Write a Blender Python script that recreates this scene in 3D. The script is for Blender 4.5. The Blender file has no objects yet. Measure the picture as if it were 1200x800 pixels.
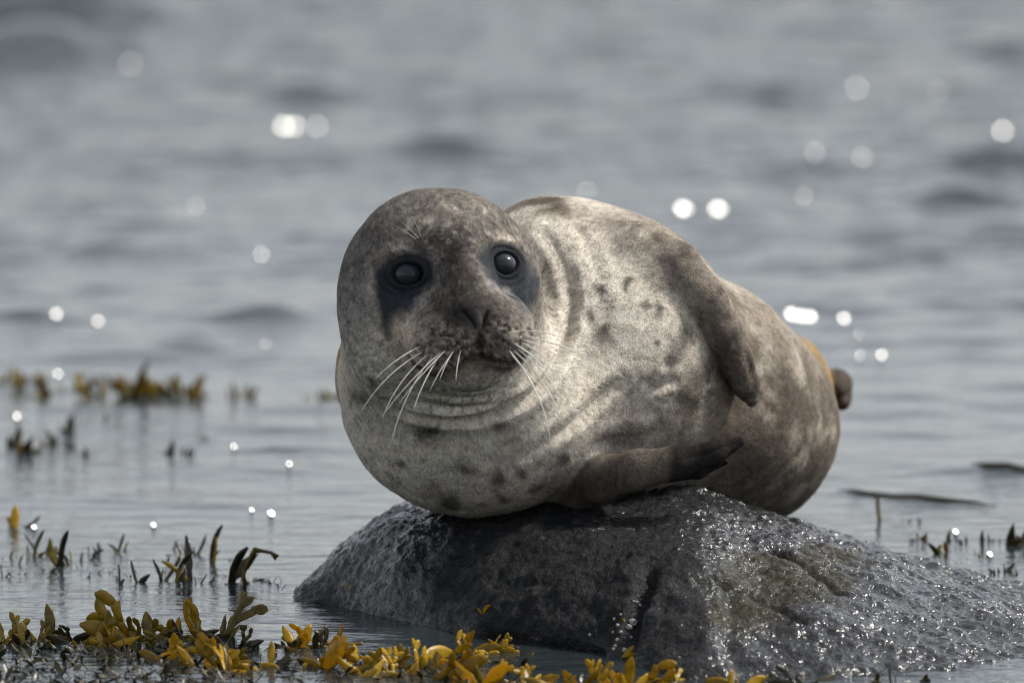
import bpy, math, random
import numpy as np
from mathutils import Vector

scene = bpy.context.scene
col = scene.collection
rng = np.random.default_rng(7)
random.seed(7)

# ------------------------------------------------------------------ camera
CAM = np.array([0.0, -12.0, 1.90])
AIM = np.array([0.0, 0.0, 0.36])
FOCAL = 308.0
cam_d = bpy.data.cameras.new('camera')
cam = bpy.data.objects.new('camera', cam_d)
col.objects.link(cam)
cam.location = CAM
cam.rotation_euler = Vector(AIM - CAM).to_track_quat('-Z', 'Y').to_euler()
cam_d.sensor_width = 36.0
cam_d.lens = FOCAL
cam_d.clip_start = 0.5
cam_d.clip_end = 20000
cam_d.dof.use_dof = True
cam_d.dof.focus_distance = 11.88
cam_d.dof.aperture_fstop = 3.4
scene.camera = cam

# ------------------------------------------------------------------ sky, sun, exposure
SUN = np.array([0.64, 0.20, 0.74]); SUN = SUN / np.linalg.norm(SUN)
world = bpy.data.worlds.new('World')
scene.world = world
world.use_nodes = True
wn = world.node_tree
for n in list(wn.nodes):
    wn.nodes.remove(n)
w_out = wn.nodes.new('ShaderNodeOutputWorld')
w_bg = wn.nodes.new('ShaderNodeBackground')
w_sky = wn.nodes.new('ShaderNodeTexSky')
w_sky.sky_type = 'NISHITA'
w_sky.sun_disc = False
w_sky.sun_elevation = math.asin(SUN[2])
w_sky.sun_rotation = math.atan2(SUN[0], SUN[1])
w_sky.air_density = 1.0
w_sky.dust_density = 1.2
w_sky.ozone_density = 1.0
w_hs = wn.nodes.new('ShaderNodeHueSaturation')      # thin high cloud: the blue is washed out
w_hs.inputs['Saturation'].default_value = 0.28
w_bg.inputs['Strength'].default_value = 0.095
wn.links.new(w_sky.outputs[0], w_hs.inputs['Color'])
wn.links.new(w_hs.outputs[0], w_bg.inputs['Color'])
wn.links.new(w_bg.outputs[0], w_out.inputs['Surface'])

sun_d = bpy.data.lights.new('sun', 'SUN')
sun_d.energy = 2.15
sun_d.angle = math.radians(9.0)
sun_d.color = (1.0, 0.95, 0.86)
sun_o = bpy.data.objects.new('sun', sun_d)
col.objects.link(sun_o)
sun_o.rotation_euler = Vector(-SUN).to_track_quat('-Z', 'Y').to_euler()
sun_o.location = (3, 4, 7)

scene.view_settings.view_transform = 'Standard'
scene.view_settings.look = 'None'
scene.view_settings.gamma = 1.0
scene.view_settings.use_curve_mapping = False
scene.view_settings.exposure = 1.1
scene.render.engine = 'CYCLES'
scene.cycles.use_denoising = True
scene.cycles.max_bounces = 6
scene.cycles.pixel_filter_type = 'BLACKMAN_HARRIS'
scene.cycles.filter_width = 1.0
scene.cycles.caustics_reflective = False
scene.cycles.caustics_refractive = False

# ------------------------------------------------------------------ helpers: layout
_f = (AIM - CAM) / np.linalg.norm(AIM - CAM)
_r = np.array([1.0, 0, 0])
_u = np.cross(_r, _f)
_k = 36.0 / (FOCAL * 1200.0)
S = 12.1 * _k                                   # metres per layout unit near the seal

def ray(px, py):
    return _f + _r * (px - 600) * _k + _u * (400 - py) * _k

def P(px, py, y):
    d = ray(px, py)
    return CAM + d * ((y - CAM[1]) / d[1])

def W(px, py, z=0.0):
    d = ray(px, py)
    return CAM + d * ((z - CAM[2]) / d[2])

def Q(p):
    v = np.asarray(p) - CAM
    w = v @ _f
    return 600 + (v @ _r) / w / _k, 400 - (v @ _u) / w / _k

# ------------------------------------------------------------------ helpers: noise
def _h(ix, iy, iz, seed):
    n = (ix.astype(np.int64) * 374761393 + iy.astype(np.int64) * 668265263 + iz.astype(np.int64) * 2147483647 + seed * 1274126177) & 0xFFFFFFFF
    n = ((n ^ (n >> 13)) * 1274126177) & 0xFFFFFFFF
    n = ((n ^ (n >> 16)) * 2246822519) & 0xFFFFFFFF
    return ((n ^ (n >> 15)) & 0xFFFFFF).astype(np.float32) / 16777216.0

def vnoise(p, seed=0):
    p = np.asarray(p, np.float32)
    i = np.floor(p).astype(np.int64)
    f = p - i
    f = f * f * f * (f * (f * 6 - 15) + 10)
    x, y, z = i[..., 0], i[..., 1], i[..., 2]
    fx, fy, fz = f[..., 0], f[..., 1], f[..., 2]
    def L(a, b, t): return a + (b - a) * t
    c00 = L(_h(x, y, z, seed), _h(x + 1, y, z, seed), fx)
    c10 = L(_h(x, y + 1, z, seed), _h(x + 1, y + 1, z, seed), fx)
    c01 = L(_h(x, y, z + 1, seed), _h(x + 1, y, z + 1, seed), fx)
    c11 = L(_h(x, y + 1, z + 1, seed), _h(x + 1, y + 1, z + 1, seed), fx)
    return L(L(c00, c10, fy), L(c01, c11, fy), fz) * 2 - 1

def fbm(p, oct=4, seed=0, gain=0.5):
    p = np.asarray(p, np.float32)
    a, s, t = 1.0, 0.0, 0.0
    for o in range(oct):
        s = s + a * vnoise(p * (2.03 ** o) + 17.3 * o, seed + o)
        t += a
        a *= gain
    return s / t

def sstep(a, b, x):
    t = np.clip((x - a) / (b - a), 0, 1)
    return t * t * (3 - 2 * t)

# ------------------------------------------------------------------ helpers: objects
def tag(o, label=None, cat=None, group=None, kind=None):
    if label: o['label'] = label
    if cat: o['category'] = cat
    if group: o['group'] = group
    if kind: o['kind'] = kind
    return o

def mesh_from(name, verts, faces, smooth=True):
    verts = np.asarray(verts, np.float32)
    me = bpy.data.meshes.new(name)
    if isinstance(faces, np.ndarray):
        n, k = faces.shape
        me.vertices.add(len(verts))
        me.vertices.foreach_set('co', verts.ravel())
        me.loops.add(n * k)
        me.loops.foreach_set('vertex_index', faces.astype(np.int32).ravel())
        me.polygons.add(n)
        me.polygons.foreach_set('loop_start', (np.arange(n) * k).astype(np.int32))
        me.polygons.foreach_set('loop_total', np.full(n, k, np.int32))
        me.update(calc_edges=True)
        me.validate()
    else:
        me.from_pydata(verts.tolist(), [], faces)
        me.update()
    if smooth:
        me.polygons.foreach_set('use_smooth', np.ones(len(me.polygons), bool))
    return me

def link(name, me, mat=None, parent=None, loc=None):
    o = bpy.data.objects.new(name, me)
    col.objects.link(o)
    if mat is not None and me is not None and len(me.materials) == 0:
        me.materials.append(mat)
    if parent is not None:
        o.parent = parent
    if loc is not None:
        o.location = loc
    return o

def empty(name, loc=(0, 0, 0)):
    o = bpy.data.objects.new(name, None)
    o.empty_display_size = 0.05
    col.objects.link(o)
    o.location = loc
    return o

def set_attr(me, name, data, typ='FLOAT_COLOR'):
    a = me.attributes.new(name, typ, 'POINT')
    if typ == 'FLOAT_COLOR':
        d = np.ones((len(data), 4), np.float32); d[:, :3] = data
        a.data.foreach_set('color', d.ravel())
    elif typ == 'FLOAT_VECTOR':
        a.data.foreach_set('vector', np.asarray(data, np.float32).ravel())
    else:
        a.data.foreach_set('value', np.asarray(data, np.float32).ravel())

class NT:
    """small helper to write node trees"""
    def __init__(self, name):
        self.m = bpy.data.materials.new(name)
        self.m.use_nodes = True
        self.t = self.m.node_tree
        self.b = self.t.nodes['Principled BSDF']
        self.out = self.t.nodes['Material Output']
    def n(self, typ, **kw):
        nd = self.t.nodes.new(typ)
        for k, v in kw.items():
            if k.startswith('i_'):
                nd.inputs[k[2:].replace('_', ' ')].default_value = v
            else:
                setattr(nd, k, v)
        return nd
    def l(self, a, b):
        self.t.links.new(a, b)
    def ramp(self, fac, stops):
        r = self.n('ShaderNodeValToRGB')
        el = r.color_ramp.elements
        while len(el) < len(stops): el.new(0.5)
        for e, (p, c) in zip(el, stops):
            e.position = p
            e.color = (c, c, c, 1) if not isinstance(c, tuple) else (*c, 1)
        self.l(fac, r.inputs['Fac'])
        return r.outputs['Color']
    def noise(self, vec, scale, detail=4, rough=0.55):
        nd = self.n('ShaderNodeTexNoise')
        nd.inputs['Scale'].default_value = scale
        nd.inputs['Detail'].default_value = detail
        nd.inputs['Roughness'].default_value = rough
        if vec is not None: self.l(vec, nd.inputs['Vector'])
        return nd.outputs['Fac']
    def mapping(self, vec, scale):
        mp = self.n('ShaderNodeMapping')
        mp.inputs['Scale'].default_value = scale
        self.l(vec, mp.inputs['Vector'])
        return mp.outputs['Vector']
    def bump(self, h, strength, dist, normal=None):
        b = self.n('ShaderNodeBump')
        b.inputs['Strength'].default_value = strength
        b.inputs['Distance'].default_value = dist
        self.l(h, b.inputs['Height'])
        if normal is not None: self.l(normal, b.inputs['Normal'])
        return b.outputs['Normal']

# ------------------------------------------------------------------ helpers: implicit surfaces
def ellipsoid(c, r, R=None):
    c = np.asarray(c, np.float32); r = np.asarray(r, np.float32)
    def f(p):
        q = p - c
        if R is not None: q = q @ R            # rows of R.T are the axes
        k0 = np.sqrt(((q / r) ** 2).sum(-1))
        k1 = np.sqrt(((q / (r * r)) ** 2).sum(-1)) + 1e-6
        return k0 * (k0 - 1) / k1
    return f

def cone(a, b, ra, rb):
    a = np.asarray(a, np.float32); b = np.asarray(b, np.float32)
    ab = b - a; L2 = float(ab @ ab)
    def f(p):
        q = p - a
        t = np.clip((q @ ab) / L2, 0, 1)
        return np.sqrt(((q - t[..., None] * ab) ** 2).sum(-1)) - (ra + (rb - ra) * t)
    return f

def flat_chain(pts, wid, thk, nrm):
    """flattened tapering limb along pts; nrm = thickness axis"""
    pts = [np.asarray(p, np.float32) for p in pts]
    segs = []
    for i in range(len(pts) - 1):
        a, b = pts[i], pts[i + 1]
        ab = b - a; L = np.linalg.norm(ab); t = ab / L
        n = np.asarray(nrm[i] if isinstance(nrm, list) else nrm, np.float32)
        n = n - (n @ t) * t; n /= np.linalg.norm(n)
        segs.append((a, t, L, n, np.cross(t, n), wid[i], wid[i + 1], thk[i], thk[i + 1]))
    def f(p):
        best = None
        for a, t, L, n, s, w0, w1, h0, h1 in segs:
            q = p - a
            x = q @ t
            k = np.clip(x / L, 0, 1)
            w = w0 + (w1 - w0) * k; h = h0 + (h1 - h0) * k
            o = x - np.clip(x, 0, L)
            A, B = q @ s, q @ n
            k0 = np.sqrt((A / w) ** 2 + (B / h) ** 2 + (o / w) ** 2)
            k1 = np.sqrt((A / w ** 2) ** 2 + (B / h ** 2) ** 2 + (o / w ** 2) ** 2) + 1e-5
            d = k0 * (k0 - 1) / k1
            best = d if best is None else smin(best, d, 0.008)
        return best
    return f

def smin(a, b, k):
    h = np.clip(0.5 + 0.5 * (b - a) / k, 0, 1)
    return b + (a - b) * h - k * h * (1 - h)

def grad(f, p, e=0.0015):
    g = np.empty_like(p)
    for i in range(3):
        d = np.zeros(3, np.float32); d[i] = e
        g[:, i] = f(p + d) - f(p - d)
    return g / (np.linalg.norm(g, axis=1, keepdims=True) + 1e-12)

def chunked(f, p, n=400000):
    return np.concatenate([f(p[i:i + n]) for i in range(0, len(p), n)]).astype(np.float32)

def surface_nets(f, lo, hi, h, K=4):
    lo = np.asarray(lo, np.float32); hi = np.asarray(hi, np.float32)
    nb = np.ceil((hi - lo) / (h * K)).astype(int)
    H = h * K
    g = np.stack(np.meshgrid(*[np.arange(n) for n in nb], indexing='ij'), -1).reshape(-1, 3)
    cen = lo + (g + 0.5) * H
    v = chunked(f, cen.astype(np.float32))
    act = g[np.abs(v) < H * 1.6]
    N = nb * K
    F = np.where(v.reshape(nb) < 0, -1.0, 1.0).astype(np.float32)
    F = F.repeat(K, 0).repeat(K, 1).repeat(K, 2)
    sub = np.stack(np.meshgrid(*[np.arange(K)] * 3, indexing='ij'), -1).reshape(-1, 3)
    idx = (act[:, None, :] * K + sub[None]).reshape(-1, 3)
    F[idx[:, 0], idx[:, 1], idx[:, 2]] = chunked(f, (lo + idx * h).astype(np.float32))
    neg = F < 0
    cnt = np.zeros(np.array(N) - 1, np.uint8)
    for dx in (0, 1):
        for dy in (0, 1):
            for dz in (0, 1):
                cnt += neg[dx:N[0] - 1 + dx, dy:N[1] - 1 + dy, dz:N[2] - 1 + dz]
    cells = np.argwhere((cnt > 0) & (cnt < 8))
    ids = np.full(cnt.shape, -1, np.int32)
    ids[cells[:, 0], cells[:, 1], cells[:, 2]] = np.arange(len(cells))
    corners = np.array([[i, j, k] for i in (0, 1) for j in (0, 1) for k in (0, 1)])
    acc = np.zeros((len(cells), 3)); num = np.zeros(len(cells))
    for a in corners:
        for ax in range(3):
            if a[ax]: continue
            b = a.copy(); b[ax] = 1
            ca, cb = cells + a, cells + b
            fa = F[ca[:, 0], ca[:, 1], ca[:, 2]]; fb = F[cb[:, 0], cb[:, 1], cb[:, 2]]
            m = (fa < 0) != (fb < 0)
            t = fa[m] / (fa[m] - fb[m])
            pt = a + 0.0 * cells[m]; pt = pt.astype(float); pt[:, ax] += t
            acc[m] += pt; num[m] += 1
    verts = lo + (cells + acc / num[:, None]) * h
    quads = []
    for ax in range(3):
        sl0 = [slice(None)] * 3; sl1 = [slice(None)] * 3
        sl0[ax] = slice(0, -1); sl1[ax] = slice(1, None)
        n0, n1 = neg[tuple(sl0)], neg[tuple(sl1)]
        e = np.argwhere(n0 != n1)
        b, c = [(1, 2), (2, 0), (0, 1)][ax]
        e = e[(e[:, b] > 0) & (e[:, c] > 0) & (e[:, b] < cnt.shape[b]) & (e[:, c] < cnt.shape[c])]
        flip = n1[e[:, 0], e[:, 1], e[:, 2]]
        def cid(ob, oc):
            q = e.copy(); q[:, b] += ob; q[:, c] += oc
            return ids[q[:, 0], q[:, 1], q[:, 2]]
        qd = np.stack([cid(-1, -1), cid(0, -1), cid(0, 0), cid(-1, 0)], 1)
        qd[flip] = qd[flip][:, ::-1]
        quads.append(qd)
    quads = np.concatenate(quads)
    quads = quads[(quads >= 0).all(1)]
    return verts.astype(np.float32), quads

def polish(f, v, it=2):
    for _ in range(it):
        g = grad(f, v)
        v = v - g * np.clip(f(v), -0.004, 0.004)[:, None] * 0.9
    return v

def march(f, px, py, t0=11.0, t1=13.2):
    d = ray(px, py); d = d / np.linalg.norm(d)
    t = t0
    for _ in range(400):
        p = (CAM + d * t).astype(np.float32)
        v = float(f(p[None])[0])
        if v < 0.0005: return p
        t += max(0.0008, v * 0.6)
        if t > t1: return None
    return None

def dist_poly(p, line):
    best = np.full(len(p), 1e9, np.float32); tt = np.zeros(len(p), np.float32)
    n = len(line) - 1
    for i in range(n):
        a, b = line[i], line[i + 1]
        ab = b - a
        t = np.clip(((p - a) @ ab) / max(1e-9, float(ab @ ab)), 0, 1)
        d = np.linalg.norm(p - a - t[:, None] * ab, axis=1)
        m = d < best
        best[m] = d[m]; tt[m] = (i + t[m]) / n
    return best, tt

# ================================================================== WATER
def m_water():
    m = NT('water_surface')
    g = m.n('ShaderNodeNewGeometry')
    pos = g.outputs['Position']
    a = m.noise(m.mapping(pos, (9, 22, 1)), 1.0, 3, 0.5)
    b = m.noise(m.mapping(pos, (40, 95, 1)), 1.0, 3, 0.5)
    n1 = m.bump(a, 0.30, 0.02)
    n2 = m.bump(b, 0.22, 0.006, n1)
    sx_ = m.n('ShaderNodeSeparateXYZ'); m.l(pos, sx_.inputs[0])
    mr = m.n('ShaderNodeMapRange'); m.l(sx_.outputs['Y'], mr.inputs['Value'])
    mr.inputs['From Min'].default_value = 2.0; mr.inputs['From Max'].default_value = 9.0
    mr.inputs['To Min'].default_value = 0.0; mr.inputs['To Max'].default_value = 0.75
    c = m.noise(m.mapping(pos, (7, 17, 1)), 1.0, 3, 0.55)
    bb = m.n('ShaderNodeBump'); bb.inputs['Distance'].default_value = 0.06       # open water is rougher
    m.l(mr.outputs[0], bb.inputs['Strength']); m.l(c, bb.inputs['Height']); m.l(n2, bb.inputs['Normal'])
    n2 = bb.outputs['Normal']
    m.l(n2, m.b.inputs['Normal'])
    m.b.inputs['Base Color'].default_value = (0.020, 0.027, 0.030, 1)
    m.b.inputs['Roughness'].default_value = 0.06
    m.b.inputs['IOR'].default_value = 1.333
    return m.m

def axis(core0, core1, step, far0, far1):
    c = list(np.arange(core0, core1 + 1e-6, step))
    s = step
    v = c[-1]
    while v < far1:
        s *= 1.22; v += s; c.append(v)
    s = step; v = c[0]; pre = []
    while v > far0:
        s *= 1.22; v -= s; pre.append(v)
    return np.array(pre[::-1] + c)

wx = axis(-1.6, 1.6, 0.022, -6000, 6000)
wy1 = np.arange(-1.6, 3.0, 0.020)
wy2 = 3.0 + np.cumsum(np.linspace(0.02, 0.05, 260))
wy = np.concatenate([axis(-1.6, -1.5, 0.02, -400, -1.5)[:-1], wy1[5:], wy2])
ext = []; s_ = 0.06; v_ = wy[-1]
while v_ < 12000:
    s_ *= 1.15; v_ += s_; ext.append(v_)
wy = np.unique(np.concatenate([wy, ext]))
GX, GY = np.meshgrid(wx, wy, indexing='ij')

def water_z(X, Y):
    r = np.random.default_rng(3)
    Z = np.zeros_like(X)
    calm = 0.14 + 0.86 * sstep(0.2, 4.5, Y)
    for lam, n, sl in ((1.3, 7, 0.004), (0.62, 8, 0.008), (0.33, 10, 0.016), (0.18, 12, 0.030), (0.11, 12, 0.027)):
        for _ in range(n):
            l = lam * r.uniform(0.75, 1.3)
            th = r.normal(0, 0.36)
            kx, ky = math.sin(th) * 2 * math.pi / l, math.cos(th) * 2 * math.pi / l
            amp = sl * l / (2 * math.pi) * 1.6
            ph = r.uniform(0, 6.28)
            mod = 0.5 + 0.5 * np.sin(X * r.uniform(-1.2, 1.2) + Y * r.uniform(-.7, .7) + r.uniform(0, 6.28))
            Z += amp * mod * np.sin(kx * X + ky * Y + ph)
    Z *= calm
    # single steeper ripples, each a low ridge lying across the view
    for px, py, wpx, hgt, dep in ((30, 372, 60, .022, .08), (320, 371, 42, .026, .08), (228, 405, 40, .016, .07), (515, 178, 60, .040, .13),
                             (1160, 548, 60, .010, .05), (1000, 576, 45, .008, .04), (1095, 585, 80, .008, .04), (1165, 188, 65, .045, .14),
                             (60, 20, 130, .16, .4), (240, 590, 90, .007, .04), (150, 585, 60, .006, .04), (40, 62, 100, .10, .26),
                             (1180, 60, 40, .04, .2), (660, 300, 60, .015, .08), (1120, 235, 50, .03, .1), (110, 715, 70, .0025, .02),
                             (350, 110, 50, .03, .12), (240, 520, 60, .006, .04), (340, 525, 70, .007, .05)):
        c = W(px, py)
        sx = wpx * _k * np.linalg.norm(c - CAM)
        Z += 0.75 * hgt * np.exp(-((X - c[0]) / sx) ** 2) * np.exp(-((Y - c[1] + 0.1 * (X - c[0]) ** 2) / (dep * 0.7)) ** 2)
    fade = 1 - sstep(25, 60, Y)
    fade *= 1 - sstep(4, 12, np.abs(X))
    return Z * fade

GZ = water_z(GX, GY)
nx, ny = GX.shape
wi = np.arange(nx * ny).reshape(nx, ny)
wq = np.stack([wi[:-1, :-1], wi[1:, :-1], wi[1:, 1:], wi[:-1, 1:]], -1).reshape(-1, 4)
wv = np.stack([GX, GY, GZ], -1).reshape(-1, 3)
# steep little crests that stand at the angle of the sun (sun glitter on the open water)
gl_v, gl_f = [], []
def crest(px, py, w, d):
    c = W(px, py)
    c[2] = float(water_z(np.array([[c[0]]]), np.array([[c[1]]]))[0, 0])
    vdir = CAM - c; vdir /= np.linalg.norm(vdir)
    n = vdir + SUN; n /= np.linalg.norm(n)
    t1 = np.cross([0, 0, 1.0], n); t1 /= np.linalg.norm(t1)
    t2 = np.cross(n, t1)
    b = len(wv) + len(gl_v)
    cc = c + np.array([0, 0, 0.004])
    ring = 8
    for i in range(ring):
        a = 2 * math.pi * i / ring
        gl_v.append(cc + t1 * math.cos(a) * w * .5 + t2 * math.sin(a) * d * .5)
    for i in range(ring):
        a = 2 * math.pi * i / ring
        q = cc + t1 * math.cos(a) * w * 1.0 + t2 * math.sin(a) * d * .9
        gl_v.append(np.array([q[0], q[1], -0.03]))
    gl_f.append([b + i for i in range(ring)])
    for i in range(ring):
        j = (i + 1) % ring
        gl_f.append([b + i, b + ring + i, b + ring + j, b + j])
for px, py, w, d in ((333, 150, .012, .010), (345, 150, .010, .008), (372, 150, .006, .006), (153, 76, .006, .005), (800, 251, .012, .010), (804, 250, .007, .006),
                     (842, 249, .014, .012), (928, 370, .010, .010), (940, 373, .010, .010), (950, 373, .008, .008), (989, 376, .007, .006), (1100, 105, .006, .005),
                     (1175, 161, .009, .008), (66, 376, .006, .006), (115, 380, .005, .005), (1033, 418, .005, .005), (1008, 419, .003, .003), (955, 182, .005, .005),
                     (1010, 185, .005, .005), (318, 604, .006, .006), (274, 526, .003, .003), (40, 620, .004, .004), (68, 440, .004, .004), (20, 492, .004, .004),
                     (1120, 627, .005, .005), (1160, 652, .005, .005), (180, 617, .004, .004), (1085, 632, .003, .003), (295, 600, .003, .003)):
    crest(px, py, w * 1.5, d * 1.5)
gr_ = random.Random(12)
for _ in range(9):
    yy_ = gr_.uniform(60, 560)
    k_ = gr_.uniform(.002, .005) * (1 + 0.8 * (yy_ < 300))
    crest(gr_.choice((gr_.uniform(0, 1200), gr_.gauss(900, 130), gr_.gauss(1050, 120), gr_.gauss(340, 60))), yy_, k_, k_)
water_me = bpy.data.meshes.new('water')
allv = np.concatenate([wv, np.array(gl_v)])
water_me.from_pydata(allv.tolist(), [], wq.tolist() + gl_f)
water_me.update()
sm = np.ones(len(water_me.polygons), bool); sm[len(wq):] = False
water_me.polygons.foreach_set('use_smooth', sm)
water_me.materials.append(m_water())
crest_m = NT('water_crest')                       # the same water where a crest stands smooth
crest_m.b.inputs['Base Color'].default_value = (0.020, 0.027, 0.030, 1)
crest_m.b.inputs['Roughness'].default_value = 0.08
crest_m.b.inputs['IOR'].default_value = 1.333
water_me.materials.append(crest_m.m)
mi_ = np.zeros(len(water_me.polygons), np.int32); mi_[len(wq):] = 1
water_me.polygons.foreach_set('material_index', mi_)
water = link('water', water_me)
tag(water, 'grey rippled sea water with sun glitter around the rock', 'water', kind='structure')

# ================================================================== ROCK
RIDGE_Y = 0.06
ridge = [(285, 760), (320, 716), (338, 697), (365, 668), (400, 634), (430, 612), (460, 593), (500, 586), (560, 580), (640, 576), (700, 572), (800, 567), (832, 573), (870, 590),
         (930, 610), (1000, 634), (1060, 650), (1120, 666), (1200, 690), (1300, 725), (1400, 770), (1480, 820)]
front = [(285, 690), (338, 699), (400, 712), (450, 722), (560, 747), (640, 758), (700, 764), (770, 786), (830, 795), (880, 788), (1000, 790), (1100, 782), (1200, 776), (1300, 760), (1400, 740), (1480, 730)]
rx_ = np.array([P(a, b, RIDGE_Y)[0] for a, b in ridge]); rz_ = np.array([P(a, b, RIDGE_Y)[2] for a, b in ridge])
fx_ = np.array([W(a, b)[0] for a, b in front]); fy_ = np.array([W(a, b)[1] for a, b in front])

def smooth1(xs, xp, fp, w=0.02):
    r = 0
    for o, k in ((-w, .25), (0, .5), (w, .25)):
        r = r + k * np.interp(xs + o, xp, fp)
    return r

def rock_base(X, Y):
    Hh = smooth1(X, rx_, rz_)
    Fy = smooth1(X, fx_, fy_, 0.03)
    ext_f = np.maximum(RIDGE_Y - Fy, 0.10)
    tf = (RIDGE_Y - Y) / ext_f
    tb = (Y - RIDGE_Y) / np.clip(Hh * 2.6, 0.05, 0.40)
    t = np.where(Y < RIDGE_Y, tf, tb)
    p = 1 - np.abs(t) ** 2.1
    z = np.where(Hh > 0, Hh * p, Hh - 0.1 * np.abs(t))
    z = np.where(z < 0, z * 1.8, z)
    return z
def m_rock():
    m = NT('wet_rock')
    g = m.n('ShaderNodeNewGeometry'); pos = g.outputs['Position']
    big = m.noise(pos, 9, 5, 0.6)
    mid = m.noise(pos, 42, 6, 0.62)
    fine = m.noise(pos, 160, 5, 0.6)
    vfine = m.noise(pos, 420, 3, 0.6)
    al = m.n('ShaderNodeAttribute', attribute_name='algae')
    base = m.ramp(mid, [(0.3, (0.006, 0.007, 0.008)), (0.55, (0.016, 0.017, 0.019)), (0.75, (0.040, 0.040, 0.042))])
    gr = m.ramp(fine, [(0.3, (0.012, 0.010, 0.005)), (0.7, (0.060, 0.050, 0.027))])
    mx = m.n('ShaderNodeMix', data_type='RGBA')
    m.l(al.outputs['Fac'], mx.inputs['Factor']); m.l(base, mx.inputs['A']); m.l(gr, mx.inputs['B'])
    m.l(mx.outputs['Result'], m.b.inputs['Base Color'])
    ro = m.ramp(big, [(0.35, 0.42), (0.65, 0.60)])
    rm = m.n('ShaderNodeMix', data_type='FLOAT')
    m.l(al.outputs['Fac'], rm.inputs['Factor']); m.l(ro, rm.inputs['A']); rm.inputs['B'].default_value = 0.7
    m.l(rm.outputs['Result'], m.b.inputs['Roughness'])
    n1 = m.bump(mid, 0.4, 0.015)
    n2 = m.bump(fine, 0.9, 0.010, n1)
    n3 = m.bump(vfine, 0.35, 0.002, n2)
    m.l(n3, m.b.inputs['Normal'])
    m.b.inputs['IOR'].default_value = 1.4
    m.b.inputs['Specular IOR Level'].default_value = 0.15
    we = m.n('ShaderNodeAttribute', attribute_name='wet')      # film of sea water
    m.l(we.outputs['Fac'], m.b.inputs['Coat Weight'])
    m.b.inputs['Coat IOR'].default_value = 1.45
    cr_ = m.n('ShaderNodeMix', data_type='FLOAT'); m.l(al.outputs['Fac'], cr_.inputs['Factor']); cr_.inputs['A'].default_value = 0.14; cr_.inputs['B'].default_value = 0.30
    m.l(cr_.outputs['Result'], m.b.inputs['Coat Roughness'])
    grain = m.noise(pos, 115, 2, 0.5)
    m.l(m.bump(grain, 1.0, 0.0055), m.b.inputs['Coat Normal'])
    return m.m

xs = np.arange(P(288, 700, 0)[0], P(1475, 700, 0)[0], 0.0023)
ys = np.arange(-0.88, 0.46, 0.0028)
RX, RY = np.meshgrid(xs, ys, indexing='ij')
RZ = rock_base(RX, RY)
# bulges and hollows of the front face
def rb(px, py, y, sx, sy, amp):
    global RZ
    c = P(px, py, y)
    RZ += amp * np.exp(-((RX - c[0]) / sx) ** 2 - ((RY - y) / sy) ** 2)
rb(690, 690, -0.30, 0.10, 0.14, 0.030)
rb(815, 700, -0.42, 0.10, 0.14, 0.015)
rb(880, 700, -0.35, 0.04, 0.25, -0.008)
rb(960, 700, -0.36, 0.08, 0.16, 0.014)
rb(470, 660, -0.10, 0.05, 0.08, 0.012)
RV = np.stack([RX, RY, RZ], -1)
du = np.gradient(RV, axis=0); dv = np.gradient(RV, axis=1)
RN = np.cross(du, dv); RN /= np.linalg.norm(RN, axis=-1, keepdims=True)
V = RV.reshape(-1, 3); Nn = RN.reshape(-1, 3)
d = 0.014 * fbm(V * 5.5, 3, 11)
rid = 1 - np.abs(fbm(V * np.array([16, 22, 26]) + 3, 4, 23)) * 2
d += 0.004 * (rid - 0.5)
d += 0.0050 * fbm(V * np.array([26, 30, 40]), 3, 29) + 0.0030 * fbm(V * 55, 2, 31) + 0.0022 * fbm(V * 125, 3, 37)
pit = fbm(V * 24 + 9, 3, 47); d -= 0.006 * sstep(0.5, 0.75, pit)
V = V + Nn * d[:, None]
# the crevice with barnacles, and other cracks
def crack(pts, depth, wid):
    global V
    line = []
    for px, py in pts:
        dd = np.hypot(*(np.array(Q(V)) - np.array([[px], [py]])))
        k = np.where((dd < 4) & (V[:, 1] < 0.1))[0]
        if len(k): line.append(V[k[np.argmin(V[k, 1])]].copy())
    if len(line) < 2: return line
    ds, _ = dist_poly(V, line)
    V = V - Nn * (depth * np.exp(-(ds / wid) ** 2))[:, None]
    return line
crev = crack([(758, 668), (752, 690), (742, 712), (735, 735), (730, 762), (728, 780)], 0.024, 0.013)
crack([(858, 690), (862, 715), (855, 745), (860, 775)], 0.010, 0.014)
crack([(565, 738), (600, 742), (640, 752), (690, 766)], 0.03, 0.016)
crack([(905, 640), (950, 660), (985, 690)], 0.012, 0.010)
crack([(820, 676), (880, 690), (940, 722)], 0.010, 0.008)
ii = np.arange(RX.size).reshape(RX.shape)
rq = np.stack([ii[:-1, :-1], ii[1:, :-1], ii[1:, 1:], ii[:-1, 1:]], -1).reshape(-1, 4)
ok = (V[rq][:, :, 2].max(1) > -0.12)
rock_me = mesh_from('rock', V, rq[ok])
rpx, rpy = Q(V)
nb_ = fbm(V * 14, 4, 71)
alg = np.exp(-((rpx - 935) / 110) ** 2 - ((rpy - 668) / 38) ** 2) + 0.6 * np.exp(-((rpx - 870) / 60) ** 2 - ((rpy - 720) / 30) ** 2)
alg = sstep(0.30, 0.75, alg + 0.45 * nb_) * 0.9
set_attr(rock_me, 'algae', alg, 'FLOAT')
wet = 0.04 + 0.96 * sstep(-0.35, 0.35, fbm(V * 6 + 30, 3, 91) + 0.55 * sstep(880, 1040, rpx) + 0.45 * np.exp(-((rpx - 420) / 90) ** 2) - 0.75 * np.exp(-((rpx - 655) / 80) ** 2 - ((rpy - 695) / 45) ** 2) + 0.3 * sstep(740, 770, rpy))
set_attr(rock_me, 'wet', np.clip(wet * (1 - 0.6 * alg), 0, 1), 'FLOAT')
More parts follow.
